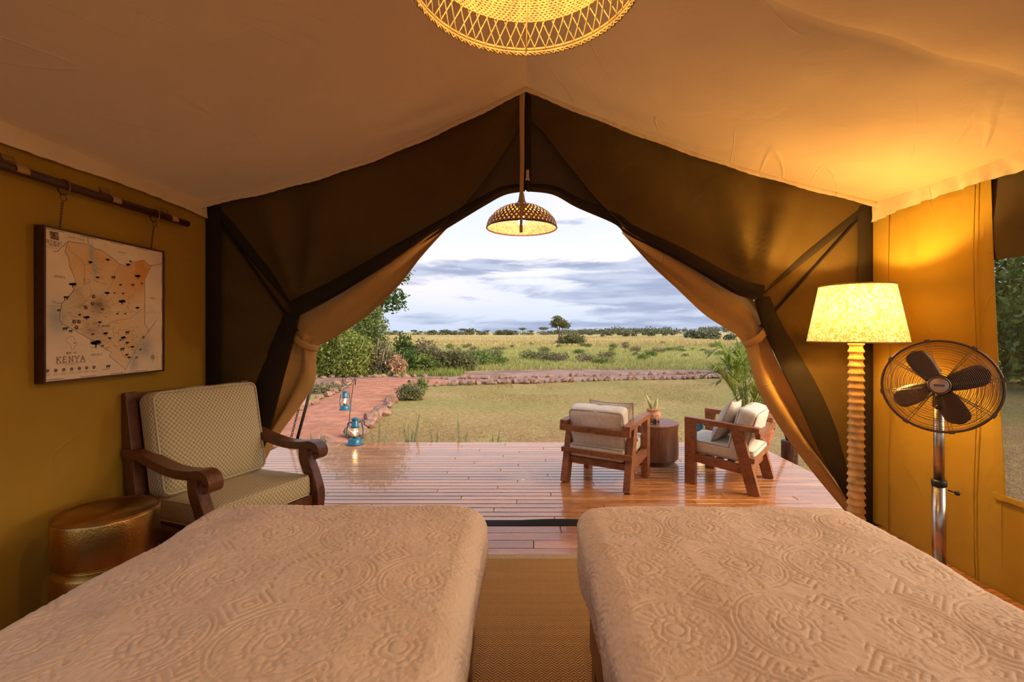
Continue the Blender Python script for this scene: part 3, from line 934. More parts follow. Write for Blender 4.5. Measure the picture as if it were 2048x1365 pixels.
# dark zip strip and tan pull strap hanging from the ridge
apex = roof_pt(0, YF, 1)
b = MB(); b.grid([[(-0.03, 3.335, z), (0.015, 3.318, z), (0.045, 3.335, z)] for z in np.linspace(2.435, apex.z + 0.02, 12)])
b.build('zip_strip', M['mesh_edge'], wf, smooth=True)
b = MB()
b.box((0.018, 3.300, 2.545), (0.022, 0.014, 0.060)); b.box((0.018, 3.300, 2.505), (0.030, 0.012, 0.022))
b.build('zip_puller', M['steel'], wf, bevel=0.002)
b = MB(); b.tube([(0.018, 3.298, 2.50), (0.022, 3.296, 2.46), (0.028, 3.296, 2.415)], 0.007, 8)
b.build('zip_cord', M['iron'], wf, smooth=True)
b = MB()
b.sweep_rect(smooth_curve([(-0.020, 3.262, 3.135), (-0.022, 3.255, 2.9), (-0.020, 3.258, 2.6), (-0.026, 3.255, 2.35), (-0.028, 3.252, 2.11)], 30),
             0.030, 0.003, (1, 0, 0)) if False else None
pts = smooth_curve([(-0.020, 3.262, 3.135), (-0.022, 3.255, 2.9), (-0.020, 3.258, 2.62), (-0.026, 3.255, 2.36), (-0.028, 3.252, 2.11)], 40)
P = [[(p.x - w_, p.y - 0.002, p.z), (p.x, p.y - 0.005, p.z), (p.x + w_, p.y - 0.002, p.z), (p.x + w_, p.y + 0.003, p.z), (p.x - w_, p.y + 0.003, p.z), (p.x - w_, p.y - 0.002, p.z)]
     for p, w_ in zip(pts, [0.019 - 0.008 * (i / 39) for i in range(40)])]
b = MB(); b.grid(P)
o = b.build('pull_strap', M['strap'], wf, smooth=True)

def door_curtain(side, back, edge, tie_a, tie_b, label):
    root = thing('door_curtain', label, 'curtain', (0, 0, 0))
    Bc = arc_resample(smooth_curve([at(x, y, YM + 0.10) for x, y in back], 120), 110)
    Ec = arc_resample(smooth_curve([at(x, y, YM + 0.14) for x, y in edge], 120), 110)
    tw = at((tie_a[0] + tie_b[0]) / 2, (tie_a[1] + tie_b[1]) / 2, YM + 0.1)
    P = []
    for k in range(30):
        w = k / 29; row = []
        for i in range(110):
            p = Bc[i].lerp(Ec[i], w)
            d = math.hypot(p.x - tw.x, p.z - tw.z)
            amp = 0.012 + 0.026 * min(1, d / 0.5)
            ph = 2.4 * PI * w + 0.7 * math.sin(i * 0.07) + (1.3 if p.z > tw.z else 0)
            pinch = math.exp(-(d / 0.11) ** 2)
            f = amp * math.sin(ph) + 0.006 * math.sin(6 * PI * w) * (0.3 + pinch) - 0.02 * pinch * math.sin(PI * w)
            row.append((p.x, p.y + f, p.z))
        P.append(row)
    b = MB(); b.grid(P); cl = b.build('cloth', M['tan'], root, smooth=True)
    s_ = cl.modifiers.new('thick', 'SOLIDIFY'); s_.thickness = 0.004
    # tie-back strap
    a = at(*tie_a, YM + 0.10); c = at(*tie_b, YM + 0.10)
    fr = []
    for k in range(13):
        t = k / 12
        p = a.lerp(c, t); p.y += -0.085 * math.sin(PI * t) ** 0.5 + 0.01
        p.z -= 0.012 * math.sin(PI * t)
        fr.append(p)
    dirv = (c - a).normalized(); up = Vector((-dirv.z, 0, dirv.x))
    P = [[tuple(p + up * (q * 0.026) + Vector((0, -0.004 * (1 - q * q), 0))) for q in (-1, -0.3, 0.3, 1)] for p in fr]
    b = MB(); b.grid(P); t_ = b.build('tieback', M['tan'], root, smooth=True)
    s_ = t_.modifiers.new('thick', 'SOLIDIFY'); s_.thickness = 0.004
    return root
door_curtain(-1,
    [(912, 425), (800, 497), (690, 562), (598, 612), (580, 640), (585, 668), (572, 740), (540, 830), (505, 920), (455, 1034)],
    [(896, 451), (842, 513), (800, 568), (750, 618), (700, 655), (655, 683), (634, 694), (631, 720), (627, 768), (590, 825), (545, 888), (470, 1034)],
    (590, 672), (636, 698), 'tan canvas door curtain tied back beside the armchair')
door_curtain(1,
    [(1235, 440), (1330, 492), (1420, 545), (1500, 590), (1532, 640), (1530, 660), (1552, 722), (1600, 812), (1655, 912), (1728, 1034)],
    [(1250, 470), (1300, 528), (1350, 575), (1410, 630), (1470, 668), (1489, 688), (1498, 715), (1519, 780), (1559, 850), (1620, 933), (1702, 1034)],
    (1488, 690), (1530, 655), 'tan canvas door curtain tied back beside the floor lamp')

# ------------------------------------------------------------------ beds and quilted bedspreads
def groove(d, w):
    return np.exp(-(d / w) ** 2)

def quilt_pattern(X, Y, cx, cy, seed):
    """depth of the stitched lines (0..1) of a medallion quilt, pitch 0.278 m"""
    p = 0.278
    i = np.round((X - cx) / p); j = np.round((Y - cy) / p)
    dx = X - cx - i * p; dy = Y - cy - j * p
    par = np.where((i + j) % 2 == 0, 1.0, -1.0)
    r = np.hypot(dx, dy * 0.94) + 1e-6
    th = np.arctan2(dy, dx * par)
    w = 0.0036
    g = np.zeros_like(X)
    # double scroll arcs around one side of each medallion
    arc = (np.cos(th - 0.5) > -0.30)
    for R in (0.126, 0.1135):
        g = np.maximum(g, groove(r - R - 0.006 * np.cos(2 * th), w) * arc)
    # the tail of the scroll sweeping on to the neighbour
    g = np.maximum(g, 0.9 * groove(dy + 0.132 - 0.05 * np.sin(dx * par / p * 2 * PI), w) * (r > 0.115))
    # rays
    n = 26
    frac = (th / (2 * PI) * n) % 1.0 - 0.5
    g = np.maximum(g, 0.7 * groove(frac * 2 * PI * r / n, w * 0.7) * (r > 0.058) * (r < np.where(np.cos(th - 2.6) > 0.1, 0.100, 0.082)))
    # petals and rosette
    g = np.maximum(g, groove(r - 0.052 - 0.006 * np.abs(np.sin(5 * th)), w * 0.8))
    g = np.maximum(g, groove(r - 0.036 - 0.004 * np.sin(th * 4 + i * 2), w * 0.8))
    g = np.maximum(g, groove(r - 0.020 - 0.006 * np.sin(th + j), w * 0.8))
    g = np.maximum(g, 0.7 * groove(((th / (2 * PI) * 12) % 1 - 0.5) * 2 * PI * r / 12, w * 0.7) * (r > 0.036) * (r < 0.055))
    # beads between the scroll and the rays
    bead = np.hypot((((th * 0.108) / 0.021) % 1 - 0.5) * 0.021, r - 0.0985 )
    g = np.maximum(g, 0.7 * groove(bead - 0.008, w * 0.7) * (np.cos(th - 0.5) > -0.1) * (r > 0.086) * (r < 0.112))
    # short parallel bars in the gaps
    u = (dx * par + dy) * 0.7071
    bars = ((u / 0.0175) % 1 - 0.5) * 0.0175
    gap = (r > 0.133) & (np.abs((dx * par - dy)) < 0.30)
    g = np.maximum(g, 1.0 * groove(bars, w * 0.8) * gap * (vnoise(X * 14, Y * 14, seed) > 0.40))
    # small curls filling the rest
    sw = np.sin(vnoise(X * 30, Y * 30, seed + 3) * 26)
    g = np.maximum(g, 0.62 * groove(sw * 0.006, w * 0.9) * (r > 0.052) * (vnoise(X * 9, Y * 9, seed + 7) > 0.35))
    return g

def bedspread(name, x0, x1, yfoot, ztop, cx, cy, seed, label):
    R = 0.085                 # edge rounding
    a0, a1 = x0 + R, x1 - R
    yh = -0.15
    drop = 0.255
    L = R * PI / 2 + drop - R * 0.4
    xs = np.arange(a0 - L, a1 + L, 0.0036)
    ya = np.arange(yh, 0.72, 0.02); yb = np.arange(0.72, yfoot - R + L, 0.0036)
    ys = np.concatenate([ya, yb])
    Sx, Sy = np.meshgrid(xs, ys)
    qx = np.clip(Sx, a0, a1); qy = np.minimum(Sy, yfoot - R)
    dx = Sx - qx; dy = Sy - qy
    l = np.hypot(dx, dy)
    sc = np.where(l > L, L / np.maximum(l, 1e-9), 1.0)
    dx = dx * sc; dy = dy * sc; l = np.minimum(l, L)
    ux = dx / np.maximum(l, 1e-9); uy = dy / np.maximum(l, 1e-9)
    ang = np.minimum(l / R, PI / 2)
    out = R * np.sin(ang)
    dn = R * (1 - np.cos(ang)) + np.maximum(0, l - R * PI / 2)
    # the hanging part tucks back in a little, with soft ripples
    hang = np.maximum(0, l - R * PI / 2)
    out = out - 0.10 * hang + 0.012 * (vnoise(Sx * 5 + 3, Sy * 5, seed + 1) - 0.5) * np.minimum(1, hang / 0.05) * 2
    X = qx + ux * out; Y = qy + uy * out
    u = (qx - (a0 + a1) / 2) / ((a1 - a0) / 2)
    Z = ztop - dn - 0.012 * u ** 4 + 0.016 * (vnoise(Sx * 3.2, Sy * 3.2, seed) - 0.5) + 0.010 * (vnoise(Sx * 7 + 5, Sy * 7, seed + 2) - 0.5)
    P = np.stack([X, Y, Z], -1)
    gx = np.gradient(P, axis=1); gy = np.gradient(P, axis=0)
    nrm = np.cross(gx, gy); nrm /= np.maximum(np.linalg.norm(nrm, axis=-1, keepdims=True), 1e-9)
    g = quilt_pattern(Sx, Sy, cx, cy, seed)
    h = -0.0038 * g + 0.0016 * (vnoise(Sx * 95 + Sy * 40, Sy * 60, seed + 5) - 0.5) + 0.0015 * (vnoise(Sx * 55, Sy * 55 + Sx * 20, seed + 9) - 0.5)
    P = P + nrm * h[..., None]
    o = np_mesh(name, P.reshape(-1, 3), grid_quads(*Sx.shape), M['quilt'])
    tag(o, label, 'bedspread', 'quilted bedspreads on the two beds')
    return o

def bed(x0, x1, yfoot, ztop, label):
    w = x1 - x0 - 0.10
    xc = (x0 + x1) / 2
    root = thing('bed', label, 'bed', (xc, 0.85, 0), 0, 'two single beds')
    yf = yfoot - 0.10 - 0.85; yh = -0.20 - 0.85
    # mattress with soft edges
    b = MB(); b.box((0, (yf + yh) / 2, ztop - 0.155), (w - 0.08, yf - yh - 0.08, 0.21))
    b.build('mattress', M['cream'], root, bevel=0.04)
    for s in (-1, 1):
        b = MB(); b.box((s * (w / 2 - 0.015), (yf + yh) / 2, 0.285), (0.03, yf - yh, 0.27)); b.build('side_rail', M['bedwood'], root, bevel=0.004)
        for q in (yf - 0.04, yh + 0.04):
            b = MB(); b.box((s * (w / 2 - 0.045), q - 0.02 * (1 if q > 0 else -1), 0.0865), (0.08, 0.08, 0.127)); b.build('leg', M['bedwood'], root, bevel=0.004)
    b = MB(); b.box((0, yf - 0.015, 0.285), (w - 0.06, 0.03, 0.27)); b.build('foot_board', M['bedwood'], root, bevel=0.004)
    b = MB(); b.box((0, yh - 0.02, 0.512), (w, 0.04, 0.976)); b.build('head_board', M['bedwood'], root, bevel=0.006)
    return root
BZ = 0.705
bed(-1.295, -0.150, 1.905, BZ, 'brown wooden single bed on the armchair side of the rug')
bedspread('bedspread', -1.295, -0.150, 1.905, BZ, -0.285, 1.014, 11, 'beige medallion-quilted bedspread on the bed in front of the armchair')
bed(0.205, 1.335, 1.895, BZ, 'brown wooden single bed on the fan side of the rug')
bedspread('bedspread', 0.205, 1.335, 1.895, BZ, 0.36, 1.08, 29, 'beige medallion-quilted bedspread on the bed in front of the fan')

# rug
root = thing('sisal_rug', 'brown herringbone sisal rug between the two beds', 'rug', (0.03, 1.6, 0.012))
b = MB(); b.box((0, -0.25, 0.005), (2.76, 2.82, 0.010)); b.build('weave', M['sisal'], root)
b = MB(); b.box((0, 1.185, 0.006), (2.82, 0.06, 0.013)); b.build('binding', M['rugbind'], root, bevel=0.004)
for s in (-1, 1):
    b = MB(); b.box((s * 1.385, -0.25, 0.006), (0.05, 2.81, 0.013)); b.build('binding', M['rugbind'], root, bevel=0.004)

# ------------------------------------------------------------------ brass drum stool
root = thing('drum_stool', 'hammered brass drum stool with a waist against the left wall', 'stool', (-1.99, 2.17, 0.0))
R0 = 0.197
prof = [(0.185, 0.0), (0.192, 0.01), (R0, 0.03), (R0, 0.30), (0.190, 0.316), (0.168, 0.322), (0.165, 0.334), (0.188, 0.340), (R0, 0.352), (R0, 0.535), (0.193, 0.548)]
b = MB(); b.lathe(prof, 72); b.build('drum', M['brass'], root, smooth=True)
b = MB(); b.lathe([(0.0, 0.543), (0.10, 0.544), (0.186, 0.548), (0.1945, 0.552), (0.196, 0.546), (0.193, 0.540)][::-1], 72); b.build('top', M['brasstop'], root, smooth=True)

# ------------------------------------------------------------------ cushions
def rounded_cushion(sx, sy, sz, r, bulge, n=12):
    """box cushion: returns (verts, quads, uvs)"""
    V, Q, UV = [], [], []
    hx, hy, hz = sx / 2, sy / 2, sz / 2
    faces = [((1, 0, 0), (0, 1, 0), (0, 0, 1)), ((-1, 0, 0), (0, -1, 0), (0, 0, 1)), ((0, 1, 0), (-1, 0, 0), (0, 0, 1)),
             ((0, -1, 0), (1, 0, 0), (0, 0, 1)), ((0, 0, 1), (1, 0, 0), (0, 1, 0)), ((0, 0, -1), (-1, 0, 0), (0, 1, 0))]
    hh = Vector((hx, hy, hz))
    for nr, ua, va in faces:
        nr, ua, va = Vector(nr), Vector(ua), Vector(va)
        k0 = len(V)
        du = abs(ua.dot(hh)); dv = abs(va.dot(hh))
        area_n = abs(nr.dot(hh))
        for i in range(n + 1):
            for j in range(n + 1):
                # denser near the borders
                u = math.sin((i / n * 2 - 1) * PI / 2); v = math.sin((j / n * 2 - 1) * PI / 2)
                p = Vector([nr[k] * hh[k] + ua[k] * u * hh[k] + va[k] * v * hh[k] for k in range(3)])
                q = Vector([max(-hh[k] + r, min(hh[k] - r, p[k])) for k in range(3)])
                d = p - q
                if d.length > 1e-9: p = q + d.normalized() * r
                bl = bulge * (1 - u * u) * (1 - v * v) if area_n < max(du, dv) * 0.6 else bulge * 0.25 * (1 - u * u) * (1 - v * v)
                V.append(p + nr * bl); UV.append((u * du, v * dv))
        for i in range(n):
            for j in range(n):
                a = k0 + i * (n + 1) + j
                Q.append((a, a + n + 1, a + n + 2, a + 1))
    return V, Q, UV

def cushion(name, dims, r, bulge, m, parent, loc=(0, 0, 0), rot=(0, 0, 0), pipe=None, pipe_axis=2, pipe_r=0.0045, seed=1, wr=0.0, n=12):
    V, Q, UV = rounded_cushion(*dims, r, bulge, n)
    rng = np.random.RandomState(seed)
    if wr > 0:
        A_ = np.array([tuple(v) for v in V])
        ax = [k for k in range(3) if k != pipe_axis]
        nz = vnoise(A_[:, ax[0]] * 14 + seed, A_[:, ax[1]] * 14 + A_[:, pipe_axis] * 9, seed) - 0.5
        A_ += nz[:, None] * wr * A_ / np.maximum(np.linalg.norm(A_, axis=1, keepdims=True), 1e-6)
        V = [tuple(v) for v in A_]
    me = bpy.data.meshes.new(name); me.from_pydata([tuple(v) for v in V], [], Q); me.update()
    uvl = me.uv_layers.new(name='UVMap')
    lu = [0.0] * (len(me.loops) * 2)
    for lp in me.loops:
        u, v = UV[lp.vertex_index]
        lu[2 * lp.index] = u; lu[2 * lp.index + 1] = v
    uvl.data.foreach_set('uv', lu)
    import bmesh
    bm = bmesh.new(); bm.from_mesh(me); bmesh.ops.remove_doubles(bm, verts=bm.verts, dist=0.0004)
    bmesh.ops.recalc_face_normals(bm, faces=bm.faces); bm.to_mesh(me); bm.free()
    o = link(name, me, m, parent, True, 0, loc, rot)
    if pipe is not None:
        hx = [d / 2 for d in dims]; ax = [k for k in range(3) if k != pipe_axis]
        for s in (-1, 1):
            pts = []
            cr = max(r, 0.03)
            for (cu, cv, a0) in ((1, 1, 0), (-1, 1, PI / 2), (-1, -1, PI), (1, -1, 1.5 * PI)):
                for k in range(6):
                    a = a0 + k / 5 * PI / 2
                    p = [0, 0, 0]
                    p[ax[0]] = cu * (hx[ax[0]] - cr - 0.20 * r) + cr * math.cos(a)
                    p[ax[1]] = cv * (hx[ax[1]] - cr - 0.20 * r) + cr * math.sin(a)
                    p[pipe_axis] = s * (hx[pipe_axis] - r * 0.20)
                    pts.append(p)
            b = MB(); b.tube(pts, pipe_r, 6, closed=True); b.build('piping', pipe, o, smooth=True)
    return o

# ------------------------------------------------------------------ mahogany armchair (faces +x locally)
AC = thing('armchair', 'dark mahogany armchair with scrolled arms and lattice-patterned cream cushions', 'chair', (-1.795, 2.805, 0.012), math.radians(-23))
hw = 0.345     # half width to arm centres
for s in (-1, 1):
    y = s * hw
    # back post with a slight rake
    b = MB(); b.sweep_rect([(-0.36, y, 0.0), (-0.335, y, 0.25), (-0.33, y, 0.45), (-0.37, y, 0.72), (-0.43, y, 1.03)], 0.055, 0.085, (0, 1, 0)); b.build('back_post', M['mahogany'], AC, bevel=0.004)
    # scrolled arm
    c = smooth_curve([(-0.40, y, 0.690), (-0.27, y, 0.690), (-0.12, y, 0.655), (0.05, y, 0.630), (0.20, y, 0.634), (0.285, y, 0.646), (0.335, y, 0.630), (0.343, y, 0.595), (0.315, y, 0.580)], 40)
    hs = [0.048 + 0.012 * max(0, (i - 28) / 11) for i in range(40)]
    b = MB(); b.sweep_rect(c, 0.078, hs, (0, 1, 0)); b.build('arm', M['mahogany'], AC, bevel=0.006)
    # S-shaped front leg that carries the arm
    c = smooth_curve([(0.215, y, 0.62), (0.225, y, 0.54), (0.275, y, 0.44), (0.315, y, 0.33), (0.305, y, 0.20), (0.285, y, 0.0)], 30)
    b = MB(); b.sweep_rect(c, 0.060, [0.085 - 0.02 * abs(i / 29 - 0.3) for i in range(30)], (0, 1, 0)); b.build('front_leg', M['mahogany'], AC, bevel=0.005)
    b = MB(); b.box((-0.02, y, 0.265), (0.64, 0.040, 0.085)); b.build('side_rail', M['mahogany'], AC, bevel=0.004)
b = MB(); b.box((0.285, 0, 0.275), (0.038, 2 * hw - 0.05, 0.09)); b.build('front_rail', M['mahogany'], AC, bevel=0.004)
b = MB(); b.box((-0.335, 0, 0.275), (0.038, 2 * hw - 0.05, 0.09)); b.build('back_rail', M['mahogany'], AC, bevel=0.004)
b = MB(); b.beam((-0.422, -hw + 0.02, 0.985), (-0.422, hw - 0.02, 0.985), 0.034, 0.085, (-0.12, 0, 1)); b.build('top_rail', M['mahogany'], AC, bevel=0.004)
for k in range(5):
    y = -0.22 + 0.11 * k
    b = MB(); b.sweep_rect([(-0.335, y, 0.30), (-0.335, y, 0.5), (-0.37, y, 0.72), (-0.415, y, 0.96)], 0.045, 0.018, (0, 1, 0)); b.build('back_slat', M['mahogany'], AC, bevel=0.003)
b = MB(); b.box((-0.02, 0, 0.306), (0.60, 2 * hw - 0.06, 0.016)); b.build('seat_board', M['mahogany'], AC)
cushion('seat_cushion', (0.62, 0.615, 0.125), 0.022, 0.012, M['lattice'], AC, (-0.005, 0, 0.379), (0, math.radians(-2), 0), M['lattice_pipe'], 2, 0.0048, 3, 0.006)
cushion('back_cushion', (0.145, 0.640, 0.60), 0.040, 0.045, M['lattice'], AC, (-0.245, 0.0, 0.735), (0, math.radians(-11), 0), M['lattice_pipe'], 0, 0.0052, 4, 0.014, 14)

# ------------------------------------------------------------------ framed map of Kenya on chains
MAPX = -2.282; MU0, MV0 = 2.157, 1.152; MW, MH = 0.722, 0.757
mp = thing('framed_map', 'framed vintage style map of Kenya hanging on two chains', 'map', (XL, MU0 + MW / 2, MV0))
def mu(cx, cy):
    """map sheet position (u to the right, v up, metres from the lower left corner) of a point read off the print"""
    x = 60 + cx * 290 / 1131; y = 430 + cy * 350 / 1365
    Y = 2.28 * F / (CX - x)
    return (Y - MU0, H + (CY - y) * Y / F - MV0)
def ml(u, v, d=0.0):
    return (MAPX - XL + d, u - MW / 2, v)
fw = 0.009
for (u0, u1, v0, v1) in ((0, MW, 0, fw), (0, MW, MH - fw, MH), (0, fw, fw, MH - fw), (MW - fw, MW, fw, MH - fw)):
    b = MB(); b.box((0.0255, (u0 + u1) / 2 - MW / 2, (v0 + v1) / 2), (0.051, u1 - u0, v1 - v0)); b.build('frame_bar', M['darkwood'], mp, bevel=0.0015)
# paper with printed colour washes
nu, nv = 150, 156
uu = np.linspace(fw, MW - fw, nu); vv = np.linspace(fw, MH - fw, nv)
U, Vv = np.meshgrid(uu, vv)
pv_ = np.stack([np.full_like(U, MAPX - XL - 0.006), U - MW / 2, Vv], -1).reshape(-1, 3)
border = [(755, 1205), (690, 1150), (632, 1103), (645, 1068), (590, 1042), (480, 972), (350, 895), (262, 850), (240, 815), (250, 740), (262, 690), (300, 650), (345, 600), (368, 535), (360, 490), (325, 410), (312, 330), (300, 312), (285, 288), (298, 232), (312, 206), (465, 232), (520, 266), (560, 272), (650, 335), (710, 385), (760, 400), (812, 374), (895, 352), (928, 384), (955, 397), (905, 500), (906, 850), (940, 905), (870, 985), (830, 1060), (790, 1140), (755, 1205)]
bu = np.array([mu(*q) for q in border])
inside = np.zeros(U.shape, bool)
for k in range(len(bu) - 1):
    (xa, ya_), (xb, yb_) = bu[k], bu[k + 1]
    cr = ((ya_ > Vv) != (yb_ > Vv)) & (U < (xb - xa) * (Vv - ya_) / (yb_ - ya_ + 1e-12) + xa)
    inside ^= cr
col = np.ones(U.shape + (3,)) * np.array([0.92, 0.72, 0.50])
nz = 0.5 * vnoise(U * 16, Vv * 16, 2) + 0.3 * vnoise(U * 40, Vv * 40, 4) + 0.2 * vnoise(U * 90, Vv * 90, 8)
col *= (0.93 + 0.14 * nz)[..., None]
def wash(cx, cy, ru, rv, c, a, only_in=True):
    global col
    u0, v0 = mu(cx, cy)
    w = np.exp(-(((U - u0) / ru) ** 2 + ((Vv - v0) / rv) ** 2)) * a * np.clip(0.4 + 1.3 * (nz - 0.1), 0, 1.2)
    if only_in: w = w * inside
    w = np.clip(w, 0, 1)[..., None]
    col = col * (1 - w) + np.array(c) * w
wash(620, 640, 0.5, 0.5, (0.88, 0.60, 0.30), 0.6)
wash(860, 430, 0.10, 0.11, (0.76, 0.28, 0.05), 1.0)
wash(770, 520, 0.10, 0.12, (0.82, 0.40, 0.11), 0.8)
wash(560, 330, 0.08, 0.08, (0.80, 0.40, 0.12), 0.8)
wash(370, 300, 0.11, 0.10, (0.86, 0.46, 0.15), 0.8)
wash(560, 440, 0.2, 0.1, (0.86, 0.52, 0.22), 0.5)
wash(550, 700, 0.045, 0.05, (0.24, 0.16, 0.09), 0.9)
wash(500, 880, 0.06, 0.09, (0.40, 0.28, 0.20), 0.6)
wash(370, 640, 0.05, 0.08, (0.48, 0.36, 0.24), 0.5)
wash(225, 800, 0.055, 0.08, (0.40, 0.42, 0.38), 0.9, False)
wash(490, 300, 0.014, 0.055, (0.50, 0.50, 0.43), 0.9, False)
wash(520, 420, 0.014, 0.055, (0.50, 0.50, 0.43), 0.8, False)
wash(900, 1020, 0.06, 0.07, (0.42, 0.40, 0.34), 0.8, False)
wash(820, 1140, 0.03, 0.09, (0.42, 0.40, 0.34), 0.7, False)
wash(760, 1000, 0.13, 0.12, (0.80, 0.52, 0.22), 0.5)
paper = np_mesh('paper', pv_, grid_quads(nv, nu), None, mp, False)
ca = paper.data.color_attributes.new('print', 'FLOAT_COLOR', 'POINT')
ca.data.foreach_set('color', np.concatenate([col.reshape(-1, 3), np.ones((nu * nv, 1))], 1).astype(np.float32).ravel())
m, n = mat('printed_paper')
at_ = n.n('ShaderNodeAttribute'); at_.attribute_name = 'print'
setp(n, at_.outputs['Color'], 0.7, 0, 0.2, n.bump(n.noise(n.obj(), 400.0, 1.0), 0.1, 0.001))
paper.data.materials.append(m)
D0 = -0.0053
def ink_lines(name, lines, w, m, closed=False):
    b = MB()
    for ln in lines:
        for (p, q) in zip(ln[:-1], ln[1:]):
            p = Vector((p[0], p[1])); q = Vector((q[0], q[1]))
            d = q - p
            if d.length < 1e-6: continue
            d.normalize(); e = Vector((-d.y, d.x)) * (w / 2); p2 = p - d * w * 0.3; q2 = q + d * w * 0.3
            b.add([ml(*(p2 - e), D0), ml(*(q2 - e), D0), ml(*(q2 + e), D0), ml(*(p2 + e), D0)], [(0, 1, 2, 3)])
    return tag(b.build(name, m, mp), kind='stuff')
def jag(line, seed, amp=0.0022, sub=5):
    r = random.Random(seed); out = []
    for (p, q) in zip(line[:-1], line[1:]):
        for k in range(sub):
            t = k / sub
            out.append((p[0] + (q[0] - p[0]) * t + (r.random() - .5) * amp, p[1] + (q[1] - p[1]) * t + (r.random() - .5) * amp))
    out.append(line[-1]); return out
mm = lambda L: [mu(*q) for q in L]
ink_lines('border_line', [jag(mm(border), 1), jag(mm([(190, 285), (225, 286), (300, 212)]), 2), jag(mm([(465, 166), (463, 205), (468, 232)]), 3),
     jag(mm([(185, 672), (225, 690), (262, 690)]), 4), jag(mm([(955, 397), (1040, 382)]), 5), jag(mm([(940, 905), (970, 860), (995, 820)]), 6), jag(mm([(755, 1205), (750, 1235)]), 7)], 0.0019, M['ink'])
roads = [[(310, 235), (330, 290), (400, 340), (435, 390), (440, 480), (430, 560), (345, 600)], [(435, 390), (480, 380), (500, 330)], [(430, 500), (480, 560), (490, 620), (455, 660), (430, 720)],
         [(710, 390), (680, 450), (640, 560), (560, 640)], [(840, 580), (810, 640), (760, 670), (640, 700)], [(905, 720), (840, 770), (790, 810), (690, 820), (560, 880)], [(560, 870), (620, 960), (700, 1050), (760, 1120)],
         [(260, 800), (330, 770), (380, 820), (330, 860)], [(545, 760), (600, 770), (640, 740), (600, 700)], [(690, 980), (720, 1030), (780, 1020)], [(580, 900), (660, 890), (665, 950), (620, 1000), (560, 980), (580, 900)],
         [(700, 900), (780, 900), (820, 940), (700, 990), (700, 900)], [(430, 500), (470, 500), (475, 530), (440, 545), (430, 500)], [(800, 770), (770, 720), (780, 670)], [(400, 610), (440, 660), (400, 740)]]
ink_lines('road_line', [jag(mm(L), 20 + i) for i, L in enumerate(roads)], 0.0013, M['ink_pale'])
r_ = random.Random(4); caps = []
for k in range(120):
    cx_, cy_ = r_.choice([(500, 720, 150, 130), (820, 1000, 120, 120), (560, 950, 120, 120), (700, 700, 130, 110), (350, 780, 90, 130), (540, 420, 90, 120)])[0:2] if False else (0, 0)
    zone = r_.choice([(520, 720, 150, 130), (840, 1010, 90, 110), (580, 950, 120, 110), (680, 720, 130, 110), (360, 780, 90, 110), (530, 420, 60, 130), (740, 960, 90, 100)])
    cx_ = zone[0] + r_.uniform(-1, 1) * zone[2]; cy_ = zone[1] + r_.uniform(-1, 1) * zone[3]
    p = mu(cx_, cy_); L = r_.uniform(0.010, 0.030)
    caps.append([p, (p[0] + L, p[1])])
for k in range(7):
    x0_, y0_ = [(148, 1218), (213, 1214), (275, 1209), (337, 1204), (397, 1199), (453, 1194), (510, 1190)][k]
    for q in (28, 37):
        a_, b_ = mu(x0_ - 22, y0_ + q), mu(x0_ + 22 - (q - 28), y0_ + q); caps.append([a_, (b_[0], a_[1])])
for yy_, xa_, xb_ in ((1172, 280, 385), (1288, 120, 240), (1205, 575, 640), (1212, 575, 632), (250, 140, 225)):
    a_ = mu(xa_, yy_); b_ = mu(xb_, yy_); caps.append([a_, (b_[0], a_[1])])
ink_lines('caption_line', caps, 0.0011, M['ink'])
ink_lines('underline', [[mu(215, 1164), (mu(450, 1155)[0], mu(215, 1164)[1])]], 0.0016, M['ink'])
dash = []
for k in range(8):
    a_ = mu(122 + k * 17, 712); dash.append([a_, (a_[0] + 0.006, a_[1])])
for k in range(16):
    a_ = mu(700 + k * 21, 755); dash.append([a_, (a_[0] + 0.005, mu(700, 755)[1])])
ink_lines('equator_line', dash, 0.0012, M['ink'])
# marginal scale bars
bars_ = []
for k in range(0, 8, 2):
    v0_ = fw + 0.01 + k * 0.088; bars_ += [[(fw + 0.006, v0_), (fw + 0.006, v0_ + 0.088)], [(MW - fw - 0.006, v0_), (MW - fw - 0.006, v0_ + 0.088)]]
    u0_ = fw + 0.01 + k * 0.083; bars_ += [[(u0_, fw + 0.006), (u0_ + 0.083, fw + 0.006)], [(u0_, MH - fw - 0.006), (u0_ + 0.083, MH - fw - 0.006)]]
ink_lines('scale_bar', bars_, 0.0032, M['ink_pale'])
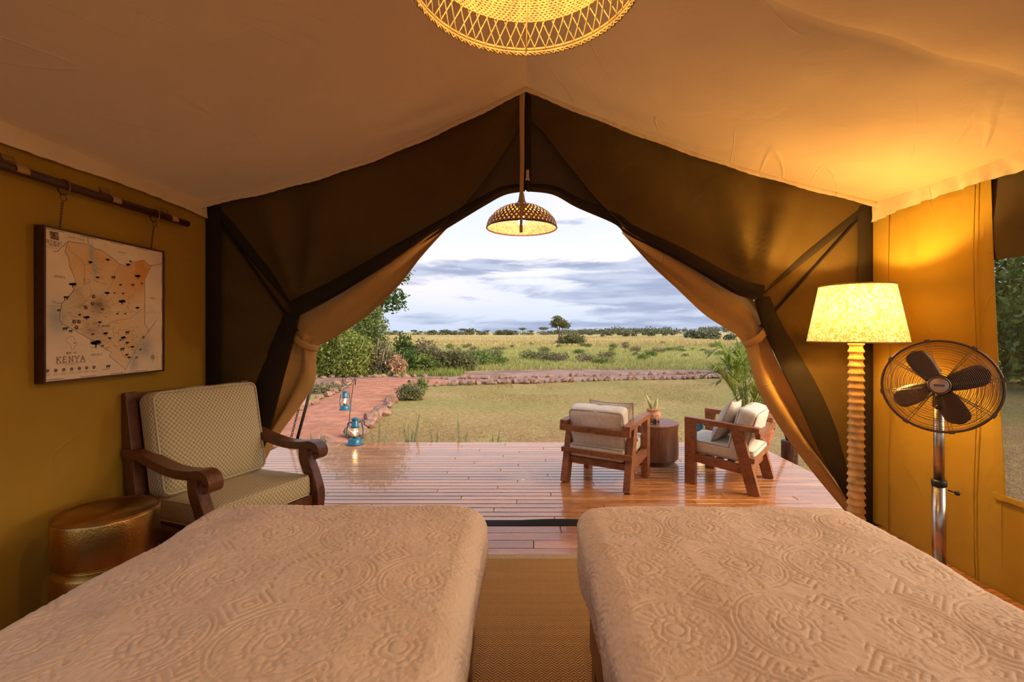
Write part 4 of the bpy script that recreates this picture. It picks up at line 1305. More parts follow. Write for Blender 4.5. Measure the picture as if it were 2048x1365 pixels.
# stroke capitals with small serifs
GL = {'A': [[(0, 0), (.5, 1), (1, 0)], [(.2, .36), (.8, .36)]], 'B': [[(.1, 0), (.1, 1), (.6, 1), (.85, .85), (.85, .66), (.6, .53), (.1, .53)], [(.6, .53), (.95, .4), (.95, .14), (.65, 0), (.1, 0)]],
      'D': [[(.1, 0), (.1, 1), (.5, 1), (.9, .75), (.9, .25), (.5, 0), (.1, 0)]], 'E': [[(.85, 0), (.1, 0), (.1, 1), (.85, 1)], [(.1, .52), (.65, .52)]], 'F': [[(.1, 0), (.1, 1), (.85, 1)], [(.1, .52), (.65, .52)]],
      'G': [[(.95, .8), (.7, 1), (.3, 1), (.05, .7), (.05, .3), (.3, 0), (.7, 0), (.95, .2), (.95, .45), (.6, .45)]], 'H': [[(.1, 0), (.1, 1)], [(.9, 0), (.9, 1)], [(.1, .5), (.9, .5)]], 'I': [[(.5, 0), (.5, 1)]],
      'K': [[(.1, 0), (.1, 1)], [(.9, 1), (.1, .42)], [(.35, .6), (.95, 0)]], 'L': [[(.1, 1), (.1, 0), (.85, 0)]], 'M': [[(.05, 0), (.15, 1), (.5, .2), (.85, 1), (.95, 0)]], 'N': [[(.1, 0), (.1, 1), (.9, 0), (.9, 1)]],
      'O': [[(.3, 0), (.05, .3), (.05, .7), (.3, 1), (.7, 1), (.95, .7), (.95, .3), (.7, 0), (.3, 0)]], 'P': [[(.1, 0), (.1, 1), (.65, 1), (.9, .8), (.9, .62), (.65, .45), (.1, .45)]],
      'R': [[(.1, 0), (.1, 1), (.65, 1), (.88, .8), (.88, .66), (.65, .5), (.1, .5)], [(.5, .5), (.95, 0)]], 'S': [[(.9, .82), (.65, 1), (.3, 1), (.1, .8), (.2, .6), (.8, .42), (.92, .2), (.7, 0), (.3, 0), (.08, .18)]],
      'T': [[(.5, 0), (.5, 1)], [(0, 1), (1, 1)]], 'U': [[(.1, 1), (.1, .25), (.3, 0), (.7, 0), (.9, .25), (.9, 1)]], 'Y': [[(0, 1), (.5, .5), (1, 1)], [(.5, .5), (.5, 0)]], 'Z': [[(.05, 1), (.95, 1), (.05, 0), (.95, 0)]]}
SERIF = {'A': [(0, 0), (1, 0)], 'F': [(.1, 0)], 'K': [(.1, 0), (.1, 1), (.9, 1), (.95, 0)], 'N': [(.1, 0), (.9, 1)], 'Y': [(0, 1), (1, 1), (.5, 0)], 'M': [(.05, 0), (.95, 0)], 'T': [(.5, 0)], 'R': [(.1, 0), (.95, 0)], 'P': [(.1, 0)], 'I': [(.5, 0), (.5, 1)], 'H': [(.1, 0), (.1, 1), (.9, 0), (.9, 1)], 'U': [(.1, 1), (.9, 1)]}
def lettering(name, text, uc, vc, width, height, stroke, m, droop=0.0):
    lines = []; n_ = len(text); adv = width / (n_ - 0.3); u = uc - width / 2
    for ch in text:
        if ch in GL:
            w_ = adv * (0.30 if ch == 'I' else 0.68)
            o_ = (adv * 0.68 - w_) / 2
            for st in GL[ch]: lines.append([(u + o_ + a * w_, vc - height / 2 + b_ * height) for a, b_ in st])
            for (a, b_) in SERIF.get(ch, []):
                q = (u + o_ + a * w_, vc - height / 2 + b_ * height); lines.append([(q[0] - adv * 0.11, q[1]), (q[0] + adv * 0.11, q[1])])
        u += adv
    return ink_lines(name, lines, stroke, m)
def centred(cx, cy): return mu(cx, cy)
def L_(name, text, cx, cy, width, height, stroke, m):
    u, v = mu(cx, cy); return lettering(name, text, u, v, width, height, stroke, m)
L_('title_lettering', 'KENYA', 332, 1126, 0.142, 0.027, 0.0030, M['ink'])
L_('title_lettering', 'MAP OF', 337, 1077, 0.053, 0.0085, 0.0013, M['ink'])
L_('logo_lettering', 'OFFBEAT', 199, 214, 0.074, 0.0135, 0.0018, M['ink'])
L_('logo_lettering', 'SAFARIS', 201, 237, 0.048, 0.0085, 0.0014, M['ink'])
L_('country_lettering', 'SOUTH SUDAN', 372, 184, 0.085, 0.0075, 0.0010, M['ink_pale'])
L_('country_lettering', 'UGANDA', 244, 483, 0.052, 0.0085, 0.0013, M['ink_pale'])
L_('country_lettering', 'ETHIOPIA', 732, 295, 0.050, 0.0075, 0.0012, M['ink_pale'])
L_('country_lettering', 'SOMALIA', 973, 650, 0.046, 0.0075, 0.0012, M['ink_pale'])
L_('country_lettering', 'TANZANIA', 528, 1090, 0.064, 0.0085, 0.0013, M['ink_pale'])
L_('city_lettering', 'NAIROBI', 605, 868, 0.050, 0.0090, 0.0013, M['ink'])
# zebra-striped logo block
lines = []
u0_, v0_ = mu(200, 163)
for k in range(8):
    x_ = u0_ - 0.019 + k * 0.0052
    lines.append([(x_, v0_ + 0.016 + 0.003 * math.sin(k * 2)), (x_ + 0.002 * math.sin(k), v0_ + 0.004), (x_ + 0.004, v0_ - 0.006), (x_ + 0.003, v0_ - 0.017 + 0.002 * math.cos(k * 3))])
lines.append([(u0_ - 0.019, v0_ + 0.015), (u0_ + 0.019, v0_ + 0.018)]); lines.append([(u0_ - 0.012, v0_ - 0.012), (u0_ + 0.019, v0_ - 0.017)])
ink_lines('logo_stripes', lines, 0.0034, M['ink'])
# compass rose, star, inset outline of Africa
cu_, cv_ = mu(967, 1111)
ink_lines('compass_rose', [[(cu_ + math.cos(a) * 0.005, cv_ + math.sin(a) * 0.005), (cu_ + math.cos(a) * (0.034 if k % 4 == 0 else 0.022 if k % 2 == 0 else 0.013), cv_ + math.sin(a) * (0.034 if k % 4 == 0 else 0.022 if k % 2 == 0 else 0.013))]
                           for k, a in enumerate([q * PI / 8 for q in range(16)])] + [[(cu_ + 0.011 * math.cos(q * PI / 12), cv_ + 0.011 * math.sin(q * PI / 12)) for q in range(25)]], 0.0012, M['ink_dark'])
af = [(305, 960), (325, 945), (352, 952), (365, 985), (382, 1005), (362, 1025), (350, 1050), (335, 1050), (328, 1020), (318, 1000), (292, 992), (288, 975), (305, 960)]
ink_lines('africa_inset', [jag(mm(af), 9, 0.0018)], 0.0012, M['ink_pale'])
su_, sv_ = mu(548, 868)
ink_lines('capital_star', [[(su_ + (0.007 if k % 2 == 0 else 0.003) * math.sin(k * PI / 5), sv_ + (0.007 if k % 2 == 0 else 0.003) * math.cos(k * PI / 5)) for k in range(11)]], 0.0014, M['ink'])
# little trees, animals and camp badges
def disc(b, u, v, r, n_=14, sq=1.0, d=0.0):
    b.add([ml(u + r * math.cos(2 * PI * k / n_), v + r * sq * math.sin(2 * PI * k / n_), D0 + d) for k in range(n_)], [tuple(range(n_))])
b = MB()
trees = [(345, 542, 1.5), (617, 350, 1.0), (482, 370, 1.0), (795, 362, .8), (775, 388, 1.2), (850, 478, 1.6), (883, 535, .7), (538, 488, .9), (612, 610, 1.2), (729, 675, 1.7), (848, 725, 1.1), (453, 800, 1.3), (525, 998, 2.4), (600, 925, 1.1), (738, 958, 1.3), (632, 962, .8), (768, 998, 1.0), (555, 838, .9), (398, 780, .7), (360, 1000, .4), (810, 1030, 1.0), (782, 1112, .9)]
for (x_, y_, s_) in trees:
    u, v = mu(x_, y_); s_ *= 0.0135
    disc(b, u, v, s_, 12, 0.34); disc(b, u - s_ * .4, v - s_ * .12, s_ * .5, 10, 0.4); disc(b, u + s_ * .35, v + s_ * .2, s_ * .55, 10, 0.4)
    b.add([ml(u - s_ * .07, v - s_ * .9, D0), ml(u + s_ * .07, v - s_ * .9, D0), ml(u + s_ * .22, v, D0), ml(u - s_ * .22, v, D0)], [(0, 1, 2, 3)])
tag(b.build('tree_icons', M['ink_dark'], mp), kind='stuff')
b = MB()
animals = [(293, 642, 1.6), (660, 485, 1.5), (716, 545, 1.1), (812, 545, 1.3), (735, 612, 1.0), (670, 608, .8), (692, 770, 1.0), (752, 770, .9), (768, 915, 1.5), (285, 885, 1.5), (328, 905, 1.2), (500, 930, 1.0), (870, 1050, 1.1), (840, 1112, 1.1), (716, 975, .9), (575, 735, 1.0), (575, 1020, 1.0), (237, 742, 1.1), (730, 1045, 1.6), (765, 1090, 1.3), (620, 1180, 1.5)]
for (x_, y_, s_) in animals:
    u, v = mu(x_, y_); s_ *= 0.0085
    disc(b, u, v, s_, 12, 0.36); disc(b, u + s_ * .95, v + s_ * .35, s_ * .28, 8, 0.8)
    for q in (-.65, -.4, .4, .65):
        b.add([ml(u + q * s_ - s_ * .09, v - s_ * .95, D0), ml(u + q * s_ + s_ * .09, v - s_ * .95, D0), ml(u + q * s_ + s_ * .09, v, D0), ml(u + q * s_ - s_ * .09, v, D0)], [(0, 1, 2, 3)])
tag(b.build('animal_icons', M['ink_dark'], mp), kind='stuff')
b = MB(); b2 = MB()
for i, (x_, y_, s_) in enumerate([(507, 637, 1.0), (499, 694, 1.0), (445, 724, 1.0), (356, 835, 1.0), (393, 834, 1.0), (373, 880, 1.05), (895, 955, .8), (148, 1218, .85), (213, 1214, .85), (275, 1209, .85), (337, 1204, .85), (397, 1199, .85), (453, 1194, .85), (510, 1190, .85)]):
    u, v = mu(x_, y_); s_ *= 0.0098
    disc(b, u, v, s_, 18)
    for k in range(3):
        a = i * 1.7 + k * 2.1; disc(b2, u + 0.38 * s_ * math.cos(a), v + 0.38 * s_ * math.sin(a), s_ * (0.36 - 0.06 * k), 8, 0.6, 0.0004)
tag(b.build('camp_badges', M['ink_red'], mp), kind='stuff')
m, n = mat('paper_white'); setp(n, (0.72, 0.57, 0.42), 0.8)
tag(b2.build('badge_motifs', m, mp), kind='stuff')

# wooden hanging rail with canvas loops, rings and chains
RX, RZ = -2.275, 2.125
rail = thing('hanging_rail', 'dark wooden rail in canvas loops along the top of the left wall', 'rail', (RX, 2.0, RZ))
b = MB(); b.tube([(0, -1.6, 0), (0, -0.6, 0.002), (0, 0.4, 0.0), (0, 1.065, 0.003)], 0.0215, 14); b.build('rod', M['darkwood'], rail, smooth=True)
for y in (2.045, 2.515, 2.935, 1.5):
    P = []
    for k in range(15):
        a = -0.3 * PI + 1.6 * PI * k / 14
        r0 = 0.026
        P.append([(r0 * math.cos(a) if k not in (0, 14) else -0.055 + 0.004, y - 2.0 + q * 0.026, (r0 * math.sin(a)) if k not in (0, 14) else (0.07 if k == 14 else 0.05)) for q in (-1, -.4, .4, 1)])
    b = MB(); b.grid(P); o = b.build('loop', M['strap'], rail, smooth=True)
    q = o.modifiers.new('thick', 'SOLIDIFY'); q.thickness = 0.003
for y in (2.245, 2.795):
    zt = RZ - 0.03
    b = MB(); b.tube([(RX - XL + 0.030 * math.cos(a), y - (MU0 + MW / 2), RZ - MV0 - 0.012 + 0.038 * math.sin(a)) for a in [2 * PI * k / 24 for k in range(24)]], 0.0035, 6, closed=True); b.build('ring', M['brassring'], mp, smooth=True)
    b = MB(); b.tube([(RX - XL, y - (MU0 + MW / 2) + 0.016 * math.cos(a), RZ - MV0 - 0.062 + 0.016 * math.sin(a)) for a in [2 * PI * k / 18 for k in range(18)]], 0.003, 6, closed=True); b.build('ring', M['brassring'], mp, smooth=True)
    b = MB(); z = RZ - MV0 - 0.080; k = 0
    while z > MH - 0.005:
        pts = [((0.0045 * math.cos(a) if k % 2 else 0) + RX - XL - 0.022 * (1 - (z - MH) / 0.2), y - (MU0 + MW / 2) + (0 if k % 2 else 0.0045 * math.cos(a)), z - 0.006 + 0.0085 * math.sin(a)) for a in [2 * PI * q / 10 for q in range(10)]]
        b.tube(pts, 0.0014, 4, closed=True); z -= 0.0125; k += 1
    b.build('chain', M['iron'], mp, smooth=True)

# ------------------------------------------------------------------ big rattan pendant over the beds
PC = Vector((0.0, 1.165, 2.30))
pend = thing('rattan_pendant', 'large round woven rattan pendant shade glowing under the tent ridge', 'lamp', PC)
Rr = 0.300
def lat(z):      # radius of the shade at height z above its rim
    if z < 0.085: return Rr - 0.22 * z
    t = (z - 0.085) / 0.20
    return (Rr - 0.0187) * math.sqrt(max(0.0, 1 - t * t)) * 0.995 + 0.0
for q, (z, rr, n_) in enumerate([(0.0, Rr, 120), (0.009, Rr - 0.001, 120)]):
    b = MB(); b.tube([(rr * math.cos(a), rr * math.sin(a), z) for a in [2 * PI * k / n_ for k in range(n_)]], 0.0042, 6, closed=True); b.build('rim', M['rattan'], pend, smooth=True)
b = MB()       # braided edge
for s in (-1, 1):
    pts = []
    for k in range(420):
        a = 2 * PI * k / 420; ph = 62 * a + (0 if s > 0 else PI)
        pts.append(((Rr + 0.002 + 0.003 * math.sin(ph)) * math.cos(a), (Rr + 0.002 + 0.003 * math.sin(ph)) * math.sin(a), -0.004 + 0.0035 * math.cos(ph)))
    b.tube(pts, 0.0026, 4, closed=True)
for k in range(62):      # knot ends below the rim
    a = 2 * PI * (k + 0.3) / 62
    b.tube([(Rr * math.cos(a), Rr * math.sin(a), -0.004), ((Rr + 0.004) * math.cos(a + 0.012), (Rr + 0.004) * math.sin(a + 0.012), -0.011)], 0.0026, 5)
b.build('braided_edge', M['rattan'], pend, smooth=True)
rng = random.Random(8)
b = MB()
NS = 58
for s in (-1, 1):
    for k in range(NS):
        a0 = 2 * PI * (k + rng.uniform(-0.12, 0.12)) / NS
        pts = []
        for j in range(5):
            z = 0.085 * j / 4; a = a0 + s * 0.070 * (j / 4 - 0.5) * 2; r_a = lat(z) + s * 0.002
            pts.append((r_a * math.cos(a), r_a * math.sin(a), z))
        b.tube(pts, 0.0022, 5)
b.build('lattice', M['rattan'], pend, smooth=True)
b = MB()
NR = 44
for i in range(NR):
    t = i / (NR - 1); z = 0.085 + 0.198 * math.sin(t * 1.47)
    r_a = lat(z)
    if r_a < 0.03: r_a = 0.03
    pts = []
    nn = max(60, int(240 * r_a / 0.28))
    for k in range(nn):
        a = 2 * PI * k / nn; w_ = 0.0026 * (1 if (k + i) % 2 else -1)
        pts.append(((r_a + w_) * math.cos(a), (r_a + w_) * math.sin(a), z))
    b.tube(pts, 0.0040, 4, closed=True)
b.build('weave', M['rattan'], pend, smooth=True)
b = MB()
for k in range(NS):
    a = 2 * PI * k / NS
    b.tube([(lat(z) * math.cos(a), lat(z) * math.sin(a), z) for z in (0.085, 0.12, 0.16, 0.20, 0.24, 0.27)], 0.0025, 4)
b.build('stakes', M['rattan'], pend, smooth=True)
b = MB(); b.tube([(0, 0, 0.27), (0, 0, 0.52), (0, 0, ZR - 2.30 - 0.03)], 0.005, 8); b.build('cord', M['iron'], pend, smooth=True)
b = MB(); b.lathe([(0.0, 0.10), (0.018, 0.105), (0.030, 0.125), (0.030, 0.145), (0.018, 0.175), (0.014, 0.19)], 20); b.build('bulb', M['bulb'], pend, smooth=True)
b = MB(); b.lathe([(0.020, 0.185), (0.022, 0.20), (0.020, 0.25), (0.008, 0.275)], 16); b.build('socket', M['black'], pend, smooth=True)
point_light('pendant_light', (0, 0, 0.085), W_PENDANT, WARM, 0.05, pend)
b = MB(); b.tube([(0.004, 0.295, 0.0), (0.006, 0.270, 0.10), (0.006, 0.20, 0.21)], 0.0025, 5); b.build('loose_strand', M['rattan'], pend, smooth=True)

# ------------------------------------------------------------------ floor lamp
fl = thing('floor_lamp', 'floor lamp with ringed horn-like column and glowing pleated printed shade', 'lamp', (2.125, 2.92, 0.0))
prof = []
z = 0.06; k = 0; pitch = 0.0465
rb = 0.046
while z < 1.33:
    t = (z - 0.06) / 1.3; r0 = rb - 0.008 * t
    prof += [(r0 + 0.006, z), (r0 + 0.0075, z + 0.006), (r0 + 0.004, z + 0.013), (r0 - 0.002, z + 0.026), (r0 - 0.003, z + 0.036), (r0 + 0.001, z + 0.043)]
    z += pitch
prof.append((0.030, z))
b = MB(); b.lathe(prof, 28); b.build('column', M['horn'], fl, smooth=True)
b = MB(); b.lathe([(0.0, 0.0), (0.165, 0.0), (0.170, 0.012), (0.160, 0.030), (0.09, 0.048), (0.052, 0.062)], 48); b.build('base', M['darkwood'], fl, smooth=True)
rb_, rt_ = 0.270, 0.203; z0_, z1_ = 1.335, 1.695
pl = lambda a, i: 1.0 + 0.007 * math.sin(a * 74) + 0.004 * math.sin(a * 23 + 1) + 0.003 * math.sin(a * 131)
b = MB(); b.caps = False
b.lathe([(rb_ + (rt_ - rb_) * t, z0_ + (z1_ - z0_) * t) for t in np.linspace(0, 1, 9)], 300, fluted=pl); b.build('shade', M['shade'], fl, smooth=True)
for (r_a, z_a) in ((rb_, z0_), (rt_, z1_)):
    b = MB(); b.tube([(r_a * math.cos(a), r_a * math.sin(a), z_a) for a in [2 * PI * k / 72 for k in range(72)]], 0.005, 6, closed=True); b.build('shade_rim', M['strap'], fl, smooth=True)
b = MB()
for k in range(3):
    a = 2 * PI * k / 3; b.tube([(0, 0, z1_ - 0.02), (rt_ * math.cos(a), rt_ * math.sin(a), z1_ - 0.002)], 0.0025, 5)
b.tube([(0, 0, 1.33), (0, 0, z1_ - 0.02)], 0.006, 8); b.build('harp', M['brassring'], fl, smooth=True)
b = MB(); b.lathe([(0.0, 1.475), (0.018, 1.477), (0.032, 1.50), (0.032, 1.53), (0.018, 1.56), (0.0, 1.568)], 20, (0.03, 0, 0)); b.build('bulb', M['bulb'], fl, smooth=True)
point_light('floor_lamp_light', (0.0, -0.02, 1.56), W_FLOORLAMP, WARM2, 0.035, fl)

# ------------------------------------------------------------------ pedestal fan
fan = thing('pedestal_fan', 'bronze pedestal fan with four blades and steel pole', 'fan', (2.275, 2.50, 0.0))
FZ = 1.10
b = MB(); b.lathe([(0.0, 0.0), (0.19, 0.0), (0.195, 0.01), (0.18, 0.022), (0.06, 0.04), (0.03, 0.05)], 48); b.build('base', M['steel'], fan, smooth=True)
b = MB(); b.lathe([(0.030, 0.04), (0.030, 0.555)], 24); b.build('lower_pole', M['steel'], fan, smooth=True)
b = MB(); b.lathe([(0.032, 0.553), (0.034, 0.558), (0.034, 0.580), (0.031, 0.586)], 24); b.build('collar', M['black'], fan, smooth=True)
b = MB(); b.tube([(0.03, -0.02, 0.535), (0.062, -0.03, 0.525)], 0.004, 8); b.lathe([(0.0, -0.012), (0.010, -0.010), (0.013, 0.0), (0.010, 0.010), (0, 0.012)], 12, (0.070, -0.032, 0.523)); b.build('clamp_knob', M['black'], fan, smooth=True)
b = MB(); b.lathe([(0.0235, 0.58), (0.0235, 1.02)], 24); b.build('upper_pole', M['steel'], fan, smooth=True)
b = MB(); b.lathe([(0.028, 0.985), (0.028, 1.03), (0.020, 1.06)], 16); b.build('neck', M['darksteel'], fan, smooth=True)
b = MB(); b.tube([(-0.02, -0.02, 1.0), (-0.05, -0.05, 0.995)], 0.005, 8); b.lathe([(0.0, -0.011), (0.011, -0.009), (0.013, 0), (0.011, 0.009), (0, 0.011)], 12, (-0.058, -0.058, 0.995)); b.build('tilt_knob', M['black'], fan, smooth=True)
nd = Vector((-0.665, -0.735, 0.12)).normalized()
HM = nd.to_track_quat('Z', 'Y').to_matrix()
up_ = HM @ Vector((0, 1, 0))
hc = Vector((0, 0, FZ)) + nd * 0.075
def fanpt(r, a, d): return hc + HM @ Vector((r * math.cos(a), r * math.sin(a), d))
RF = 0.243
def dome(r, front): 
    t = r / RF
    return (0.055 if front else -0.075) * (1 - t ** 3.0)
for front in (True, False):
    b = MB()
    NRg = 24 if front else 14
    for i in range(NRg):
        r_a = 0.052 + (RF - 0.058) * (i + 0.5) / NRg
        b.tube([fanpt(r_a, 2 * PI * k / 72, dome(r_a, front)) for k in range(72)], 0.0013, 4, closed=True)
    for k in range(8):
        for q in (-0.016, 0.016):
            a = 2 * PI * k / 8 + 0.2 + q * 2
            b.tube([fanpt(r_a, a, dome(r_a, front) - 0.002) for r_a in np.linspace(0.045, RF, 8)], 0.0014, 4)
    b.build('front_grille' if front else 'back_grille', M['darksteel'], fan, smooth=True)
b = MB(); b.tube([fanpt(RF, 2 * PI * k / 96, 0) for k in range(96)], 0.0068, 8, closed=True); b.build('grille_rim', M['blade'], fan, smooth=True)
for k in range(8):
    b = MB(); b.box(fanpt(RF + 0.002, 2 * PI * k / 8 + 0.2, 0.0), (0.018, 0.026, 0.016), HM @ Matrix.Rotation(2 * PI * k / 8 + 0.2, 3, 'Z')); b.build('grille_clip', M['blade'], fan, bevel=0.002)
for k in range(4):
    a0 = math.radians([118, 20, 292, 204][k])
    P = []
    for i in range(13):
        t = i / 12; r_a = 0.040 + 0.172 * t
        half = 0.030 + 0.024 * math.sin(PI * min(1, t * 0.62 + 0.1)) 
        half *= math.sqrt(max(0.0, 1 - max(0, (t - 0.74) / 0.262) ** 2))
        row = []
        for j in range(7):
            v = (j / 6 * 2 - 1) * half + 0.012 * t
            x_ = r_a; y_ = v
            p = Vector((x_ * math.cos(a0) - y_ * math.sin(a0), x_ * math.sin(a0) + y_ * math.cos(a0), 0.0 + v * 0.42 + 0.004))
            row.append(tuple(hc + HM @ p))
        P.append(row)
    b = MB(); b.grid(P); o = b.build('blade', M['blade'], fan, smooth=True)
    q = o.modifiers.new('thick', 'SOLIDIFY'); q.thickness = 0.003
b = MB(); b.lathe([(0.030, -0.06), (0.036, 0.0), (0.040, 0.030), (0.022, 0.040)], 28, hc, HM); b.build('hub', M['blade'], fan, smooth=True)
b = MB(); b.lathe([(0.0, 0.068), (0.036, 0.067), (0.042, 0.064)][::-1], 36, hc, HM); b.build('badge', M['badge'], fan, smooth=True)
b = MB(); b.lathe([(0.0425, 0.052), (0.049, 0.056), (0.0485, 0.064), (0.043, 0.066), (0.041, 0.062)], 36, hc, HM); b.build('badge_ring', M['darksteel'], fan, smooth=True)
HMu = HM
xdir = Vector((0, 0, 1)).cross(nd).normalized(); ydir = nd.cross(xdir).normalized()
LM = Matrix((xdir, ydir, nd)).transposed()
b = MB(); b.box(hc + nd * 0.0690, (0.042, 0.0095, 0.002), LM); b.build('name_plate', M['black'], fan)
b = MB()     # lettering on the plate is too small to read: a row of short strokes
for k in range(8):
    x_ = -0.0165 + k * 0.0047
    for (a, c) in (((0, -.5), (0, .5)), ((0, .5 if k % 2 else 0), (.6, .5 if k % 2 else 0)), ((.6, -.5), (.6, .4))):
        p0 = hc + nd * 0.0703 + xdir * (x_ + a[0] * 0.0042) + ydir * (a[1] * 0.0045); p1 = hc + nd * 0.0703 + xdir * (x_ + c[0] * 0.0042) + ydir * (c[1] * 0.0045)
        b.tube([p0, p1], 0.0004, 4)
b.build('plate_lettering', M['badge'], fan)
b = MB(); b.lathe([(0.0, -0.16), (0.045, -0.155), (0.062, -0.13), (0.062, -0.085), (0.045, -0.075)], 32, hc, HM); b.build('motor_housing', M['darksteel'], fan, smooth=True)
b = MB(); b.tube([hc + nd * -0.10 + Vector((0, 0, 0.05)), hc + nd * -0.10 + Vector((0, 0, 0.085))], 0.005, 8); b.lathe([(0.0, 0), (0.009, 0), (0.011, 0.006), (0.009, 0.014), (0, 0.015)], 12, hc + nd * -0.10 + Vector((0, 0, 0.082))); b.build('oscillation_knob', M['black'], fan, smooth=True)

# ------------------------------------------------------------------ veranda chairs (face +x locally)
def throw_pillow(name, w, h, t, m, loc, rot, label, seed, pipe=True):
    """plump pillow with pointed corners; lies in the local yz plane"""
    n = 18; V = []; Q = []
    for s in (-1, 1):
        k0 = len(V)
        for i in range(n + 1):
            for j in range(n + 1):
                u = i / n * 2 - 1; v = j / n * 2 - 1
                pin = 1 - 0.085 * (1 - abs(v) ** 2.0) * abs(u) ** 2 ; pin2 = 1 - 0.085 * (1 - abs(u) ** 2.0) * abs(v) ** 2
                th = t / 2 * (max(0, 1 - abs(u) ** 2.6) * max(0, 1 - abs(v) ** 2.6)) ** 0.5
                th *= 1 + 0.10 * math.sin(u * 5 + seed) * math.cos(v * 4 + seed)
                V.append((s * (th + 0.0005), u * w / 2 * pin, v * h / 2 * pin2))
        for i in range(n):
            for j in range(n):
                a = k0 + i * (n + 1) + j
                Q.append((a, a + n + 1, a + n + 2, a + 1) if s > 0 else (a, a + 1, a + n + 2, a + n + 1))
    root = thing(name, label, 'pillow', loc); root.rotation_euler = rot
    b = MB(); b.add(V, Q); b.build('cover', m, root, smooth=True)
    if pipe:
        pts = []
        for q in range(4):
            for k in range(n):
                e = k / n * 2 - 1
                u, v = [(e, -1), (1, e), (-e, 1), (-1, -e)][q]
                pin = 1 - 0.085 * (1 - abs(v) ** 2.0) * abs(u) ** 2; pin2 = 1 - 0.085 * (1 - abs(u) ** 2.0) * abs(v) ** 2
                pts.append((0, u * w / 2 * pin, v * h / 2 * pin2))
        b = MB(); b.tube(pts, 0.005, 6, closed=True); b.build('piping', M['cream_pipe'], root, smooth=True)
    return root

def deck_chair(loc, rotz, label, seed):
    root = thing('lounge_chair', label, 'chair', loc, rotz, 'wooden lounge chairs on the deck')
    W = 0.30
    for s in (-1, 1):
        y = s * W
        b = MB(); b.box((0.265, y, 0.285), (0.095, 0.062, 0.57)); b.build('front_leg', M['teak'], root, bevel=0.003)
        b = MB(); b.sweep_rect([(-0.275, y, 0.0), (-0.125, y, 0.57)], 0.062, 0.095, (0, 1, 0)); b.build('rear_leg', M['teak'], root, bevel=0.003)
        b = MB(); b.beam((0.313, y, 0.592), (-0.315, y, 0.560), 0.070, 0.044); b.build('arm', M['teak'], root, bevel=0.003)
        b = MB(); b.beam((0.22, y, 0.245), (-0.20, y, 0.205), 0.055, 0.070); b.build('side_rail', M['teak'], root, bevel=0.003)
    b = MB(); b.box((-0.305, 0, 0.515), (0.040, 2 * W + 0.07, 0.052)); b.build('back_rail', M['teak'], root, bevel=0.003)
    b = MB(); b.beam((-0.262, -W - 0.040, 0.300), (-0.262, W + 0.040, 0.300), 0.040, 0.045); b.build('back_rail', M['teak'], root, bevel=0.003)
    b = MB(); b.beam((-0.205, -W + 0.03, 0.205), (-0.205, W - 0.03, 0.205), 0.055, 0.062); b.build('rear_rail', M['teak'], root, bevel=0.003)
    b = MB(); b.box((0.225, 0, 0.245), (0.04, 2 * W - 0.06, 0.07)); b.build('front_rail', M['teak'], root, bevel=0.003)
    for k in range(4):
        b = MB(); b.beam((0.12 - k * 0.095, -W + 0.03, 0.262 - k * 0.008), (0.12 - k * 0.095, W - 0.03, 0.262 - k * 0.008), 0.06, 0.016); b.build('seat_slat', M['teak'], root, bevel=0.002)
    cushion('seat_cushion', (0.60, 0.525, 0.110), 0.022, 0.014, M['cream'], root, (0.035, 0, 0.325), (0, math.radians(-4), 0), M['cream_pipe'], 2, 0.0042, seed, 0.010)
    cushion('back_cushion', (0.160, 0.525, 0.41), 0.036, 0.030, M['cream'], root, (-0.165, 0, 0.512), (0, math.radians(-15), 0), M['cream_pipe'], 0, 0.0048, seed + 1, 0.022, 16)
    return root
A1 = math.radians(90 - 31)
c1 = Vector((0.775, 4.335, 0))
deck_chair(c1, A1, 'wooden lounge chair turned away from the tent, left of the drum side table', 5)
A2 = math.radians(180 - 38.5)
c2 = Vector((1.93, 4.285, 0))
deck_chair(c2, A2, 'wooden lounge chair turned side-on, right of the drum side table', 9)
def rel(c, a, p): return c + Vector((p[0] * math.cos(a) - p[1] * math.sin(a), p[0] * math.sin(a) + p[1] * math.cos(a), p[2]))
throw_pillow('throw_pillow', 0.43, 0.40, 0.125, M['cream2'], rel(c1, A1, (0.030, -0.06, 0.560)), (0, math.radians(-20), A1), 'cream piped throw pillow on the lounge chair left of the drum table', 2)
throw_pillow('throw_pillow', 0.44, 0.42, 0.13, M['cream2'], rel(c2, A2, (0.035, -0.03, 0.560)), (math.radians(6), math.radians(-24), A2), 'nubby cream throw pillow on the lounge chair right of the drum table', 6)

# drum side table
tb = thing('drum_table', 'round dark wooden drum side table between the lounge chairs', 'table', (1.385, 4.95, 0))
b = MB(); b.lathe([(0.235, 0.0), (0.235, 0.045)], 56); b.build('plinth', M['darkwood'], tb, smooth=False)
b = MB(); b.lathe([(0.268, 0.045), (0.272, 0.05), (0.272, 0.40)], 64); b.build('drum', M['tablewood'], tb, smooth=False)
b = MB(); b.lathe([(0.270, 0.398), (0.276, 0.402), (0.276, 0.418), (0.272, 0.421), (0.0, 0.4215)], 64); b.build('top', M['tablewood'], tb, smooth=False)

